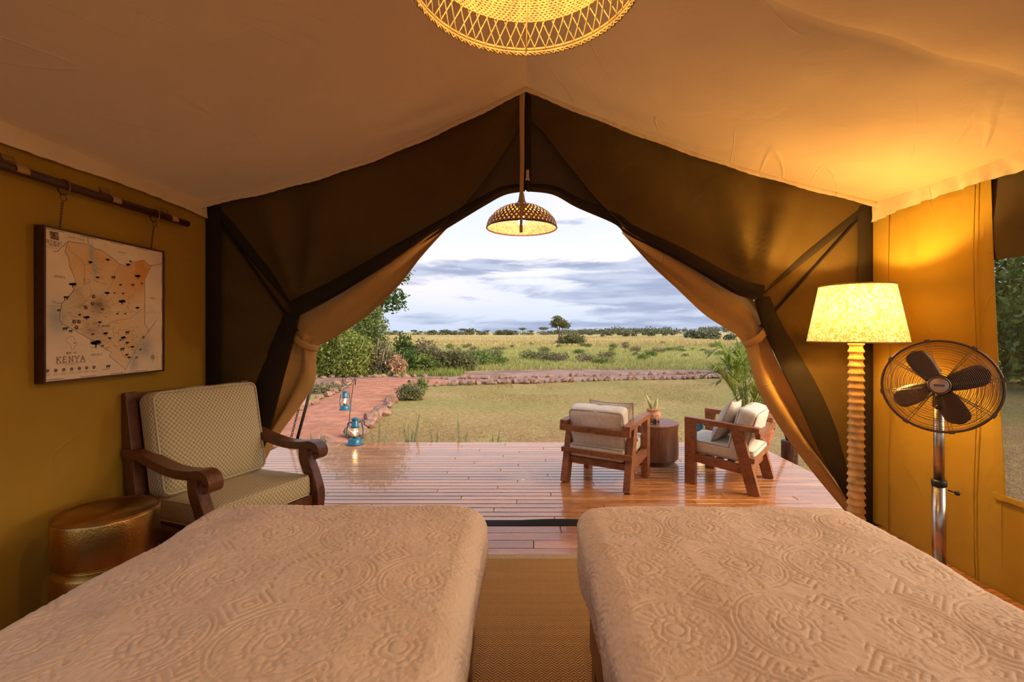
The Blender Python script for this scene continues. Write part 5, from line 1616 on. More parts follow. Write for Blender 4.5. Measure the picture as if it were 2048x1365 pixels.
# snake plant in a clay pot on a black stand
pt = thing('potted_snake_plant', 'small snake plant in a round clay pot on a black stand', 'plant', (1.372, 4.86, 0.4215))
b = MB()
for k in range(3):
    a = 2 * PI * k / 3 + 0.5; d = Vector((math.cos(a), math.sin(a), 0))
    b.beam(d * 0.072, d * 0.072 + Vector((0, 0, 0.058)), 0.016, 0.016, (1, 0, 0.01)); b.beam(d * 0.072 + Vector((0, 0, 0.012)), Vector((0, 0, 0.012)), 0.012, 0.012)
b.build('stand', M['black'], pt)
b = MB(); b.lathe([(0.0, 0.022), (0.040, 0.022), (0.062, 0.04), (0.078, 0.075), (0.076, 0.11), (0.066, 0.138), (0.068, 0.150), (0.060, 0.150), (0.058, 0.135), (0.0, 0.132)], 32); b.build('pot', M['potlight'], pt, smooth=True)
b = MB(); b.lathe([(0.064, 0.136), (0.0715, 0.142), (0.0715, 0.151), (0.062, 0.153)], 32); b.build('pot_rim', M['terracotta'], pt, smooth=True)
def blade_leaf(b, b2, base, tip, w, bend, seed, facing=None):
    base = Vector(base); tip = Vector(tip); ax = tip - base
    sd_ = facing.normalized() if facing is not None else ax.cross(Vector((0, 1, 0.2))).normalized()
    off = ax.cross(sd_).normalized()
    C0, E0, E1 = [], [], []
    n = 9
    for i in range(n):
        t = i / (n - 1); p = base.lerp(tip, t) + off * bend * math.sin(PI * t * 0.5) ** 2
        ww = w * (0.62 + 0.75 * math.sin(PI * min(1, t * 0.9 + 0.08))) * (1 - max(0, (t - 0.72) / 0.28) ** 1.6) / 1.3 + 0.0006
        C0.append([tuple(p - sd_ * ww * 0.72 + off * 0.003), tuple(p - off * 0.002), tuple(p + sd_ * ww * 0.72 + off * 0.003)])
        E0.append([tuple(p - sd_ * ww + off * 0.004), tuple(p - sd_ * ww * 0.72 + off * 0.003)])
        E1.append([tuple(p + sd_ * ww * 0.72 + off * 0.003), tuple(p + sd_ * ww + off * 0.004)])
    b.grid(C0)
    if b2 is not None: b2.grid(E0); b2.grid(E1)
for (bx0, tipd, w, bd) in (((-0.015, 0, 0.13), (-0.085, 0.0, 0.33), 0.020, 0.01), ((0.005, -0.01, 0.13), (0.022, -0.01, 0.265), 0.026, -0.01), ((0.024, 0.012, 0.13), (0.052, 0.03, 0.285), 0.020, 0.012), ((-0.006, 0.02, 0.13), (-0.02, 0.06, 0.25), 0.018, 0.01)):
    b = MB(); b2 = MB(); blade_leaf(b, b2, bx0, tipd, w, bd, 1, Vector((1, 0.25, 0.1)))
    lf = b.build('leaf', M['snake'], pt, smooth=True); b2.build('leaf_edge', M['snake_edge'], lf, smooth=True)

# ------------------------------------------------------------------ hurricane lanterns
def lantern(loc, rotz, label, hanging=False):
    root = thing('hurricane_lantern', label, 'lantern', loc, rotz, 'blue hurricane lanterns')
    b = MB(); b.lathe([(0.0, 0.0), (0.098, 0.0), (0.103, 0.008), (0.098, 0.018), (0.083, 0.024), (0.080, 0.058), (0.070, 0.070), (0.034, 0.078), (0.030, 0.092)], 36); b.build('fuel_tank', M['blue'], root, smooth=True)
    b = MB(); b.lathe([(0.036, 0.092), (0.038, 0.100), (0.022, 0.112), (0.010, 0.120)], 24); b.build('burner', M['brassring'], root, smooth=True)
    b = MB(); b.caps = False
    b.lathe([(0.036, 0.098), (0.052, 0.115), (0.061, 0.140), (0.058, 0.172), (0.045, 0.200), (0.040, 0.212)], 32); b.build('glass_globe', M['glass'], root, smooth=True)
    b = MB(); b.lathe([(0.0, 0.118), (0.008, 0.122), (0.012, 0.136), (0.007, 0.158), (0.0, 0.172)], 14); b.build('flame', M['flame'], root, smooth=True)
    b = MB(); b.lathe([(0.050, 0.205), (0.052, 0.212), (0.047, 0.218), (0.050, 0.226), (0.046, 0.234), (0.040, 0.240), (0.042, 0.288), (0.036, 0.294), (0.034, 0.306), (0.047, 0.310), (0.045, 0.318), (0.020, 0.332), (0.0, 0.335)], 32); b.build('chimney_cap', M['blue'], root, smooth=True)
    for s in (-1, 1):
        c = smooth_curve([(s * 0.040, 0, 0.272), (s * 0.066, 0, 0.275), (s * 0.082, 0, 0.255), (s * 0.090, 0, 0.18), (s * 0.092, 0, 0.10), (s * 0.080, 0, 0.070), (s * 0.06, 0, 0.064)], 26)
        b = MB(); b.tube(c, 0.0085, 8); b.build('side_tube', M['bluemetal'], root, smooth=True)
    b = MB()
    if hanging:
        b.tube([(0.088 * math.cos(a), 0, 0.25 + 0.155 * math.sin(a)) for a in [PI * k / 20 for k in range(21)]], 0.0022, 6)
    else:
        b.tube([(0.090 * math.cos(a), 0.045 * math.sin(a), 0.25 - 0.11 * math.sin(a)) for a in [PI * k / 20 for k in range(21)]], 0.0022, 6)
    b.build('bail_handle', M['steel'], root, smooth=True)
    b = MB()
    for q in (0.125, 0.150, 0.178):
        r_a = {0.125: 0.060, 0.150: 0.064, 0.178: 0.059}[q]
        b.tube([(r_a * math.cos(2 * PI * k / 24), r_a * math.sin(2 * PI * k / 24), q) for k in range(24)], 0.0012, 4, closed=True)
    b.build('wire_guard', M['steel'], root, smooth=True)
    point_light('lantern_light', (0, -0.0, 0.150), W_LANTERN, (1.0, 0.62, 0.24), 0.015, root)
    return root
lantern((-2.115, 5.66, 0.0), 0.35, 'lit blue hurricane lantern standing on the far left edge of the deck')
lantern((2.11, 5.48, 0.0), 0.2, 'lit blue hurricane lantern on the deck behind the right lounge chair')
HL = Vector((-3.165, 8.0, 0.03))
lantern(HL, 0.9, 'lit blue hurricane lantern hanging from the scrolled iron hook', True)

# iron shepherd's hook
hk = thing('lantern_hook', 'thin rusty iron post with spiral hook holding a lantern', 'hook', (-3.075, 8.0, GZ))
z_top = HL.z + 0.385 - GZ
pts = [(-0.03, 0, -0.1), (-0.005, 0, 0.3), (0.045, 0, 0.75), (0.075, 0, 0.93)]
sp = []
cx_, cz_ = -0.045, z_top + 0.13
for k in range(46):
    t = k / 45; a = -0.05 * PI + t * 3.9 * PI
    r_a = 0.128 * (1 - 0.80 * t)
    sp.append((cx_ + r_a * math.cos(a) + 0.02 * (1 - t), 0, cz_ + r_a * math.sin(a)))
b = MB(); b.tube(smooth_curve(pts + [(0.093, 0, cz_ - 0.09)], 16) + [Vector(q) for q in sp], 0.0055, 7); b.build('post', M['iron'], hk, smooth=True)
b = MB(); b.tube([(cx_ + 0.0, 0, cz_ - 0.075), (cx_ - 0.045, 0, cz_ - 0.10), (cx_ - 0.06, 0, cz_ - 0.145), (HL.x + 3.075, 0, z_top + 0.018), (HL.x + 3.075 + 0.012, 0, z_top + 0.012)], 0.004, 6); b.build('link', M['steel'], hk, smooth=True)

# ------------------------------------------------------------------ deck pendant
dp = thing('deck_pendant', 'small woven basket pendant lamp hanging in the tent opening', 'lamp', (-0.026, 3.62, 2.225))
RD, HD = 0.268, 0.190
def dr(t):  # t 0 rim .. 1 crown
    a = t * PI / 2
    return RD * math.cos(a) ** 1.05 + 0.010, HD * math.sin(a) ** 1.05
def dpt(t, a):
    r_a, z_a = dr(t); return (r_a * math.cos(a), r_a * math.sin(a), z_a)
b = MB(); nst = 46
for s in (-1, 1):
    for k in range(nst):
        a0 = 2 * PI * k / nst
        pl_, pr_ = [], []
        for j in range(13):
            t = 0.93 * j / 12; a = a0 + s * 0.85 * t
            wd = 0.0200 * (1 - 0.62 * t)
            r_a, z_a = dr(t); da = wd / 2 / max(r_a, 0.02)
            o_ = 0.0012 * s
            pl_.append(((r_a + o_) * math.cos(a - da), (r_a + o_) * math.sin(a - da), z_a)); pr_.append(((r_a + o_) * math.cos(a + da), (r_a + o_) * math.sin(a + da), z_a))
        b.grid([pl_, pr_])
b.build('woven_shade', M['rattan_dark'], dp, smooth=True)
b = MB()
for i in range(9):
    t = 0.02 + 0.028 * i
    b.tube([dpt(t, 2 * PI * k / 80) for k in range(80)], 0.0022, 4, closed=True)
b.build('rim_rows', M['rattan_dark'], dp, smooth=True)
b = MB(); b.tube([dpt(0.0, 2 * PI * k / 80) for k in range(80)], 0.006, 6, closed=True); b.build('rim', M['darkwood'], dp, smooth=True)
b = MB(); b.lathe([(0.050, HD - 0.014), (0.045, HD), (0.028, HD + 0.03), (0.018, HD + 0.09), (0.008, HD + 0.10)], 20); b.build('cap', M['darkwood'], dp, smooth=True)
b = MB(); b.tube([(0, 0, HD + 0.09), (0.003, 0, HD + 0.2), (0.006, -0.2, HD + 0.42)], 0.005, 6); b.build('cord', M['iron'], dp, smooth=True)
b = MB(); b.lathe([(0.0, 0.020), (0.016, 0.024), (0.026, 0.048), (0.026, 0.064), (0.014, 0.092), (0.013, 0.11)], 18); b.build('bulb', M['bulb'], dp, smooth=True)
b = MB(); b.lathe([(0.018, 0.105), (0.020, 0.12), (0.018, 0.17), (0.010, HD)], 14); b.build('socket', M['black'], dp, smooth=True)
point_light('deck_pendant_light', (0, 0, 0.005), W_DECKLAMP, WARM, 0.03, dp)

# ------------------------------------------------------------------ potted palm
pp = thing('potted_palm', 'bushy green palm in a large pierced terracotta pot', 'plant', (2.515, 5.12, 0.0))
b = MB(); b.lathe([(0.0, 0.0), (0.155, 0.0), (0.165, 0.02), (0.205, 0.14), (0.250, 0.27), (0.272, 0.38), (0.262, 0.45), (0.240, 0.478), (0.262, 0.488), (0.268, 0.505), (0.258, 0.52), (0.225, 0.52), (0.222, 0.47), (0.0, 0.462)], 56); b.build('pot', M['terracotta'], pp, smooth=True)
b = MB(); b.lathe([(0.221, 0.455), (0.12, 0.485), (0.0, 0.49)], 24); b.build('soil', M['soil'], pp, smooth=True)
def pot_r(z):
    pr = [(0.0, .155), (.14, .205), (.27, .25), (.38, .272), (.45, .262)]
    for (a, ra), (c, rc) in zip(pr[:-1], pr[1:]):
        if a <= z <= c: return ra + (rc - ra) * (z - a) / (c - a)
    return .26
b = MB()
for i, z in enumerate((0.345, 0.375, 0.405)):
    for k in range(16):
        if k % 4 == 3: continue
        a = 2 * PI * k / 16; r_a = pot_r(z) + 0.001
        c = Vector((r_a * math.cos(a), r_a * math.sin(a), z)); R_ = Matrix.Rotation(a, 3, 'Z') @ Matrix.Rotation(PI / 4, 3, 'X')
        b.box(c, (0.006, 0.016, 0.016), R_)
tag(b.build('pierced_holes', M['soil'], pp), kind='stuff')
b = MB()
rs_ = random.Random(3)
for k in range(70):
    a = rs_.uniform(0, 2 * PI); z = rs_.uniform(0.04, 0.30); r_a = pot_r(z)
    b.beam((r_a * math.cos(a), r_a * math.sin(a), z), (pot_r(z + 0.025) * math.cos(a + 0.04), pot_r(z + 0.025) * math.sin(a + 0.04), z + 0.025), 0.006, 0.004, (math.cos(a), math.sin(a), 0))
tag(b.build('scratch_marks', M['terracotta'], pp), kind='stuff')
def frond(root, base, d, length, rise, droop, nleaf, ll, seed):
    nleaf = int(nleaf * 1.5)
    rnd = random.Random(seed); base = Vector(base); d = Vector((d[0], d[1], 0)).normalized()
    pts = []
    for i in range(15):
        t = i / 14
        pts.append(base + d * (length * (t ** 1.15)) + Vector((0, 0, rise * math.sin(PI * 0.5 * min(1, t * 1.15)) - droop * t ** 3)))
    b = MB(); b.tube(pts, [0.009 * (1 - 0.8 * i / 14) for i in range(15)], 6); rc = b.build('stem', M['palm'], root, smooth=True)
    b = MB(); side = d.cross(Vector((0, 0, 1)))
    for k in range(nleaf):
        t = 0.28 + 0.72 * k / (nleaf - 1); f = t * 14; i = min(13, int(f)); p = pts[i].lerp(pts[i + 1], f - i); tg = (pts[i + 1] - pts[i]).normalized()
        for s in (-1, 1):
            L = ll * (0.55 + 0.6 * math.sin(PI * min(1, 0.15 + 0.8 * t))) * rnd.uniform(0.85, 1.1)
            dr_ = (tg * 0.85 + side * s * rnd.uniform(0.45, 0.8) + Vector((0, 0, rnd.uniform(0.0, 0.25)))).normalized()
            nrm = dr_.cross(tg).normalized(); wd = tg.cross(nrm).normalized() if False else dr_.cross(Vector((0, 0, 1))).normalized()
            w = 0.0105; q0 = p; q1 = p + dr_ * L * 0.5 + Vector((0, 0, -0.01)); q2 = p + dr_ * L + Vector((0, 0, -0.06 * L - 0.005))
            b.add([q0 - wd * w * 0.4, q0 + wd * w * 0.4, q1 + wd * w, q2, q1 - wd * w], [(0, 1, 2, 4), (4, 2, 3)])
    b.build('leaflets', M['palm'], root)
for i, (bx, by, dx, dy, L, rise, dro, nl, ll) in enumerate([(-0.06, -0.03, -1, -0.25, 0.36, 0.66, 0.10, 13, 0.24), (-0.04, 0.02, -0.9, 0.5, 0.33, 0.80, 0.12, 13, 0.22), (0.0, 0.05, 0.1, 1, 0.36, 0.70, 0.15, 12, 0.22),
        (0.04, 0.0, 1, 0.2, 0.42, 0.62, 0.18, 12, 0.22), (0.02, -0.05, 0.5, -1, 0.36, 0.45, 0.2, 12, 0.2), (-0.05, -0.05, -0.6, -0.9, 0.30, 0.42, 0.22, 12, 0.2), (0.06, 0.04, 0.8, 0.7, 0.34, 0.55, 0.2, 12, 0.2),
        (-0.02, 0.0, -0.25, -0.3, 0.18, 0.62, 0.05, 12, 0.20), (0.0, 0.0, 0.4, -0.35, 0.24, 0.52, 0.15, 12, 0.2), (0.01, 0.02, -0.1, 0.3, 0.2, 0.78, 0.08, 11, 0.2),
        (-0.08, 0.0, -1, 0.1, 0.38, 0.50, 0.06, 13, 0.26), (-0.05, 0.03, -0.7, -0.5, 0.26, 0.56, 0.04, 13, 0.26), (0.03, 0.03, 0.6, 0.2, 0.30, 0.36, 0.12, 12, 0.22), (0.0, -0.06, 0.1, -1, 0.26, 0.34, 0.10, 12, 0.22), (-0.06, 0.05, -0.5, 0.8, 0.30, 0.42, 0.10, 12, 0.22), (0.05, -0.03, 0.9, -0.4, 0.34, 0.44, 0.14, 12, 0.22)]):
    frond(pp, (bx, by, 0.48), (dx, dy), L, rise, dro, nl, ll, i)
b = MB(); b.tube([(-0.06, -0.03, 0.46), (-0.075, -0.035, 0.60), (-0.10, -0.04, 0.80)], [0.020, 0.018, 0.012], 8); b.build('cane', M['palebark'], pp, smooth=True)

# ------------------------------------------------------------------ tent stakes and chain
st = thing('tent_stake', 'dark iron guy stake with chain at the left edge of the deck', 'stake', (-2.86, 5.66, 0.0))
b = MB(); b.tube([(0.02, 0, 0.04), (0.225, -0.02, 0.77)], 0.018, 10); b.build('pole', M['iron'], st, smooth=True)
b = MB(); b.lathe([(0.0, 0.0), (0.075, 0.0), (0.080, 0.01), (0.080, 0.045), (0.070, 0.055), (0.0, 0.055)], 28); b.build('foot', M['iron'], st, smooth=True)
b = MB()
for k in range(18):
    t = k / 17; p = Vector((-0.055 + 0.13 * t, 0.0, 0.06 + 0.50 * t))
    b.tube([p + (Vector((0.011 * math.cos(a), 0, 0.020 * math.sin(a))) if k % 2 else Vector((0, 0.011 * math.cos(a), 0.020 * math.sin(a)))) for a in [2 * PI * q / 10 for q in range(10)]], 0.004, 5, closed=True)
b.build('chain', M['iron'], st, smooth=True)
sp_ = thing('anchor_post', 'cracked dark timber anchor post with a leaning iron pole beside the deck', 'post', (3.245, 5.58, GZ))
b = MB(); b.lathe([(0.092, -0.05), (0.094, 0.0), (0.090, 0.2), (0.092, 0.408), (0.084, 0.42), (0.0, 0.421)], 22, fluted=lambda a, i: 1 + 0.03 * math.sin(a * 5) + 0.02 * math.sin(a * 11 + i)); b.build('post', M['darkwood'], sp_, smooth=False)
b = MB(); b.tube([(-0.01, 0.0, 0.40), (-0.30, 0.02, 1.16)], 0.021, 10); b.build('pole', M['iron'], sp_, smooth=True)
b = MB(); b.tube([(0.072, 0, 0.41), (0.06, 0.0, 0.52), (0.03, 0, 0.60)], 0.006, 6); b.build('cable', M['iron'], sp_, smooth=True)

# ------------------------------------------------------------------ garden and bush
RS = np.random.RandomState(77)
def leaves(centers, radii, count, size, seed, flat=0.0, cluster=None, up=0.0, aspect=0.55):
    """leaf blades (diamond shaped, folded) scattered in ellipsoids -> verts, quads"""
    rs = np.random.RandomState(seed)
    P = []
    tot = sum(r[0] * r[1] * r[2] for r in radii) ** 1.0
    for c, r in zip(centers, radii):
        k = max(8, int(count * (r[0] * r[1] * r[2]) / tot))
        d = rs.randn(k, 3); d /= np.linalg.norm(d, axis=1, keepdims=True)
        rad = rs.rand(k, 1) ** 0.38
        lump = 1 + 0.22 * np.sin(d[:, :1] * 5 + seed) * np.sin(d[:, 2:3] * 6 + seed * 2) + 0.12 * np.sin(d[:, 1:2] * 13 + seed)
        P.append(np.array(c) + d * rad * lump * np.array(r))
    P = np.concatenate(P); n = len(P)
    a = rs.randn(n, 3); a[:, 2] = a[:, 2] * (1 - flat) + up; a /= np.linalg.norm(a, axis=1, keepdims=True)
    b = rs.randn(n, 3); b -= a * np.sum(a * b, 1, keepdims=True); b /= np.linalg.norm(b, axis=1, keepdims=True)
    s = size * (0.6 + 0.8 * rs.rand(n, 1))
    v = np.stack([P - a * s * .5, P + b * s * aspect * .5, P + a * s * .5, P - b * s * aspect * .5], 1)
    return v.reshape(-1, 3), np.arange(n * 4).reshape(-1, 4)

def branches(b, base, tips, r0, seed):
    rnd = random.Random(seed); base = Vector(base)
    for t in tips:
        t = Vector(t); m_ = base.lerp(t, 0.5) + Vector((rnd.uniform(-1, 1), rnd.uniform(-1, 1), rnd.uniform(0, 1))) * 0.08 * (t - base).length
        b.tube([base, m_, t], [r0, r0 * 0.65, r0 * 0.25], 6)

def shrub(name, label, cat, loc, blobs, n, size, m, seed, tips=None, r0=0.03, stem_m=None, group=None, **kw):
    """blobs: list of (dx, dy, dz, rx, ry, rz) above the base"""
    root = thing(name, label, cat, loc, 0, group)
    V, Q = leaves([q[:3] for q in blobs], [q[3:] for q in blobs], n, size, seed, **kw)
    fo = np_mesh('foliage', V, Q, m, root, False)
    b = MB(); branches(b, (0, 0, -0.06), tips or [(q[0], q[1], q[2] + q[5] * 0.3) for q in blobs], r0, seed)
    b.build('stems', stem_m or M['bark'], root, smooth=True)
    return root

# big tree whose crown shows past the curtain
shrub('tree', 'tall broad-leaved dark green tree rising behind the left bushes', 'tree', (-6.9, 20.5, GZ),
      [(0.55, 0, 3.25, 0.95, 0.8, 0.62), (1.05, -0.2, 3.1, 0.65, 0.6, 0.5), (0.1, 0.2, 3.6, 0.9, 0.8, 0.6), (0.85, 0, 4.35, 0.95, 0.8, 0.55), (0.2, 0, 5.0, 1.3, 1.2, 0.9), (-1.0, 0, 4.3, 1.3, 1.2, 1.2)],
      5200, 0.17, M['leaf_dark'], 1, [(0.5, 0, 3.4), (0.15, 0, 5.0), (-1.0, 0, 4.3), (0.9, 0, 4.2)], 0.15, M['palebark'])
shrub('tree', 'conical yellow-green evergreen tree standing in front of the tall dark tree', 'tree', (-6.45, 18.9, GZ),
      [(0, 0, 1.0, 0.95, 0.8, 0.9), (0.05, 0, 1.9, 0.75, 0.7, 0.8), (0.1, 0, 2.6, 0.5, 0.5, 0.55)], 6500, 0.10, M['leaf_mid'], 2, None, 0.09)
shrub('bush', 'bright green leafy bush nearest the tied-back curtain', 'bush', (-7.55, 17.7, GZ),
      [(0, 0, 0.9, 0.9, 0.7, 0.95), (-0.6, 0, 1.3, 0.9, 0.7, 0.9), (0.5, 0, 1.4, 0.6, 0.6, 0.7), (0.1, 0.2, 0.4, 1.0, 0.6, 0.5)], 8500, 0.105, M['leaf_bright'], 3,
      [(-0.5, -0.3, 1.8), (0.5, -0.4, 1.6), (0.1, -0.4, 2.0), (-0.9, -0.2, 1.2), (0.9, -0.3, 1.1)], 0.05, M['palebark'])
shrub('bush', 'sunlit yellow-green bush with bare branches left of the gravel path', 'bush', (-6.6, 17.3, GZ),
      [(0, 0, 0.75, 0.75, 0.6, 0.75), (0.35, 0, 1.1, 0.5, 0.5, 0.6), (-0.2, 0, 0.35, 0.8, 0.5, 0.4)], 5000, 0.095, M['leaf_bright'], 4,
      [(0.6, -0.3, 1.4), (-0.3, -0.3, 1.4), (0.2, -0.4, 1.1), (0.8, -0.2, 0.9)], 0.04, M['palebark'])
shrub('bush', 'grey-brown twiggy thicket beside the conical tree', 'bush', (-5.75, 18.0, GZ),
      [(0, 0, 0.75, 0.6, 0.5, 0.75), (0.2, 0, 0.35, 0.7, 0.5, 0.4)], 1700, 0.10, M['leaf_grey'], 5,
      [(0.5, -0.3, 1.3), (-0.4, -0.3, 1.4), (0.1, -0.4, 1.5), (0.7, -0.2, 0.8), (-0.6, -0.3, 0.9), (0.3, -0.3, 1.1)], 0.035, M['palebark'])
shrub('bush', 'small dark green tree-like bush right of the conical tree', 'bush', (-5.25, 19.6, GZ),
      [(0, 0, 1.15, 0.42, 0.4, 0.55), (0.15, 0, 0.65, 0.55, 0.5, 0.6)], 1900, 0.12, M['leaf_dark'], 6, None, 0.05)
shrub('bush', 'low dense dark green bush behind the dry orange shrub', 'bush', (-5.0, 18.3, GZ),
      [(0, 0, 0.5, 0.55, 0.45, 0.55), (-0.3, 0, 0.3, 0.45, 0.4, 0.4)], 1700, 0.11, M['leaf_dark'], 7, None, 0.03)
shrub('dry_shrub', 'dry orange-brown shrub with pale bare twigs at the track edge', 'shrub', (-4.95, 17.6, GZ),
      [(0, 0, 0.42, 0.40, 0.32, 0.42)], 800, 0.13, M['dryleaf'], 8, [(0.15, -0.1, 1.1), (-0.05, -0.1, 1.2), (0.3, -0.1, 0.95), (-0.3, -0.1, 0.7), (0.45, 0, 0.7), (0.05, -0.1, 1.0)], 0.014, M['palebark'], up=1.0, aspect=0.3)
shrub('bush', 'rounded green bush right of the dry orange shrub', 'bush', (-4.25, 18.6, GZ),
      [(0, 0, 0.42, 0.55, 0.5, 0.48), (0.4, 0, 0.3, 0.4, 0.4, 0.35)], 1700, 0.12, M['leaf_mid'], 9, None, 0.03)
shrub('bush', 'russet-tinged olive thorn bush behind the rounded green bush', 'bush', (-4.55, 21.0, GZ),
      [(0, 0, 0.75, 0.75, 0.6, 0.7), (0.7, 0, 0.45, 0.55, 0.5, 0.5), (-0.6, 0, 0.6, 0.6, 0.5, 0.6)], 2600, 0.12, M['leaf_grey'], 10, None, 0.04)
shrub('bush', 'olive thorn bush at the corner of the dirt track', 'bush', (-3.2, 20.9, GZ),
      [(0, 0, 0.5, 0.75, 0.6, 0.5), (0.6, 0, 0.35, 0.5, 0.5, 0.4)], 1900, 0.12, M['leaf_olive'], 12, None, 0.04)
shrub('bush', 'pale green bush between the bright bush and the conical tree', 'bush', (-7.3, 19.4, GZ),
      [(0, 0, 1.3, 0.9, 0.6, 1.2), (-0.5, 0, 2.0, 0.8, 0.6, 0.8), (0.4, 0, 0.6, 0.7, 0.5, 0.6)], 3200, 0.14, M['leaf_bright'], 19, None, 0.05)
shrub('bush', 'tall green bush mass left of the bright bush, mostly behind the curtain', 'bush', (-8.9, 18.2, GZ),
      [(0, 0, 1.2, 1.0, 0.8, 1.2), (-0.6, 0, 2.0, 1.0, 0.8, 1.0)], 3200, 0.16, M['leaf_mid'], 13, None, 0.06)
shrub('shrub', 'small round grey-green shrub on the lawn by the path stones', 'shrub', (-2.98, 11.75, GZ),
      [(0, 0, 0.20, 0.36, 0.30, 0.24), (0.12, -0.05, 0.14, 0.30, 0.25, 0.18)], 2200, 0.055, M['leaf_olive'], 14, None, 0.012, up=0.5)
shrub('shrub', 'little green shrub beside the rusty iron peg', 'shrub', (-3.05, 13.5, GZ),
      [(0, 0, 0.18, 0.18, 0.16, 0.22)], 420, 0.07, M['leaf_mid'], 15, None, 0.01)
shrub('shrub', 'dry brownish low shrub left of the gravel path', 'shrub', (-6.0, 13.2, GZ),
      [(0, 0, 0.10, 0.75, 0.55, 0.16)], 1500, 0.07, M['leaf_grey'], 16, None, 0.01)
shrub('bush', 'green bush behind the potted palm at the track edge', 'bush', (8.75, 18.6, GZ),
      [(0, 0, 0.55, 0.65, 0.5, 0.55), (0.5, 0, 0.35, 0.6, 0.5, 0.4), (0.1, 0, 0.9, 0.3, 0.3, 0.45)], 2100, 0.11, M['leaf_mid'], 17, None, 0.03)
shrub('bush', 'low grey-green bush on the lawn behind the potted palm', 'bush', (5.1, 9.3, GZ),
      [(0, 0, 0.2, 0.4, 0.35, 0.25)], 900, 0.07, M['leaf_olive'], 18, None, 0.012)
for i, (x, y, s_, m_) in enumerate([(-10.3, 17.6, 1.0, 'leaf_bright'), (-11.9, 18.6, 1.2, 'leaf_mid'), (-13.4, 17.8, 1.0, 'leaf_olive'), (-15.2, 18.9, 1.25, 'leaf_mid'), (-17.2, 18.0, 1.1, 'leaf_bright')]):
    shrub('bush', ['light green bush', 'tall mid-green bush', 'olive bush', 'second tall mid-green bush', 'outermost light green bush'][i] + ' of the thicket hidden behind the left curtain', 'bush', (x, y, GZ),
          [(0, 0, 0.9 * s_, 1.0, 0.8, 0.95 * s_), (-0.5, 0, 1.5 * s_, 0.8, 0.7, 0.8 * s_), (0.6, 0, 0.5, 0.8, 0.6, 0.6)], 2600, 0.14, M[m_], 90 + i, None, 0.05)
# peg
pg = thing('iron_peg', 'rusty iron peg standing on the lawn edge by the little shrub', 'peg', (-3.28, 12.9, GZ))
b = MB(); b.tube([(0, 0, -0.05), (0.005, 0, 0.36)], 0.018, 8); b.build('rod', M['iron'], pg, smooth=True)
b = MB(); b.box((0.0, -0.01, 0.35), (0.07, 0.02, 0.05)); b.build('head', M['iron'], pg)

# stones: a few shapes shared by all
stone_me = []
for q in range(7):
    rs = np.random.RandomState(40 + q)
    import bmesh
    bm = bmesh.new(); bmesh.ops.create_icosphere(bm, subdivisions=2, radius=0.5)
    dirs = rs.randn(9, 3); dirs /= np.linalg.norm(dirs, axis=1, keepdims=True); cut = 0.28 + 0.15 * rs.rand(9)
    for v in bm.verts:
        p = np.array(v.co)
        for d, c in zip(dirs, cut):
            e = p @ d
            if e > c: p = p - d * (e - c) * 0.85
        v.co = p * (1 + 0.085 * rs.randn()) * np.array([1.0, 0.8, 0.72])
    me = bpy.data.meshes.new('stone'); bm.to_mesh(me); bm.free(); me.materials.append(M['stone'])
    stone_me.append(me)
def stone_row(name, label, pts, loc):
    root = thing(name, label, 'stone border', loc); rnd = random.Random(len(pts) * 7 + int(abs(loc[0] * 10)))
    for (x, y, s) in pts:
        o = bpy.data.objects.new('stone', rnd.choice(stone_me)); C.objects.link(o); o.parent = root
        sx = s * rnd.uniform(0.85, 1.2); sz = s * rnd.uniform(0.75, 1.1)
        o.scale = (sx, s * rnd.uniform(0.8, 1.1), sz)
        o.location = (x - loc[0], y - loc[1], sz * 0.20); o.rotation_euler = (rnd.uniform(-.3, .3), rnd.uniform(-.3, .3), rnd.uniform(0, 6.28))
    return root
def along(L, step, size, seed, jit=0.05):
    rnd = random.Random(seed); c = arc_resample(smooth_curve([(a, b_, 0) for a, b_ in L], 120), 400)
    tot = sum((a - b_).length for a, b_ in zip(c[:-1], c[1:])); n = int(tot / step); out = []
    for k in range(n):
        p = c[min(399, int(400 * (k + 0.5) / n))]
        out.append((p.x + rnd.uniform(-jit, jit), p.y + rnd.uniform(-jit, jit), size * rnd.uniform(0.7, 1.35)))
    return out
R1 = along([(-2.72, 7.25), (-2.85, 8.2), (-3.0, 9.3), (-3.15, 10.4), (-3.28, 11.4)], 0.40, 0.36, 1, 0.05)
stone_row('stone_border', 'large reddish stones edging the right side of the gravel path', R1, (-3.0, 9.3, GZ))
R2 = along([(-5.02, 8.6), (-5.05, 10.0), (-5.25, 11.6), (-5.35, 12.6), (-5.6, 13.7)], 0.42, 0.30, 2, 0.05)
stone_row('stone_border', 'flat pinkish stones edging the left side of the gravel path', R2, (-5.1, 11.0, GZ))
R3 = along([(-3.1, 14.5), (-1.5, 15.2), (1, 15.75), (4, 16.45), (7, 17.2), (10, 17.8)], 0.175, 0.25, 3, 0.11)
stone_row('stone_border', 'row of stones where the lawn meets the dirt track', R3, (2.0, 16.0, GZ))
R4 = along([(-3.6, 16.4), (-1.0, 16.8), (2, 17.4), (5, 18.1), (8, 18.7)], 0.21, 0.24, 4, 0.20)
stone_row('stone_border', 'second row of scattered stones inside the dirt track', R4, (2.0, 17.5, GZ))
R5 = along([(-9.2, 16.9), (-7.2, 17.0), (-5.2, 17.1), (-3.6, 17.2)], 0.30, 0.30, 5, 0.12)
stone_row('stone_border', 'stones along the track under the left bushes', R5, (-6.0, 17.0, GZ))
R6 = [(-2.92, 6.75, .38), (-3.25, 6.62, .30), (-3.55, 6.55, .40), (-3.1, 7.1, .26), (-5.9, 14.2, .5), (-5.5, 14.0, .36), (-5.7, 14.5, .4)]
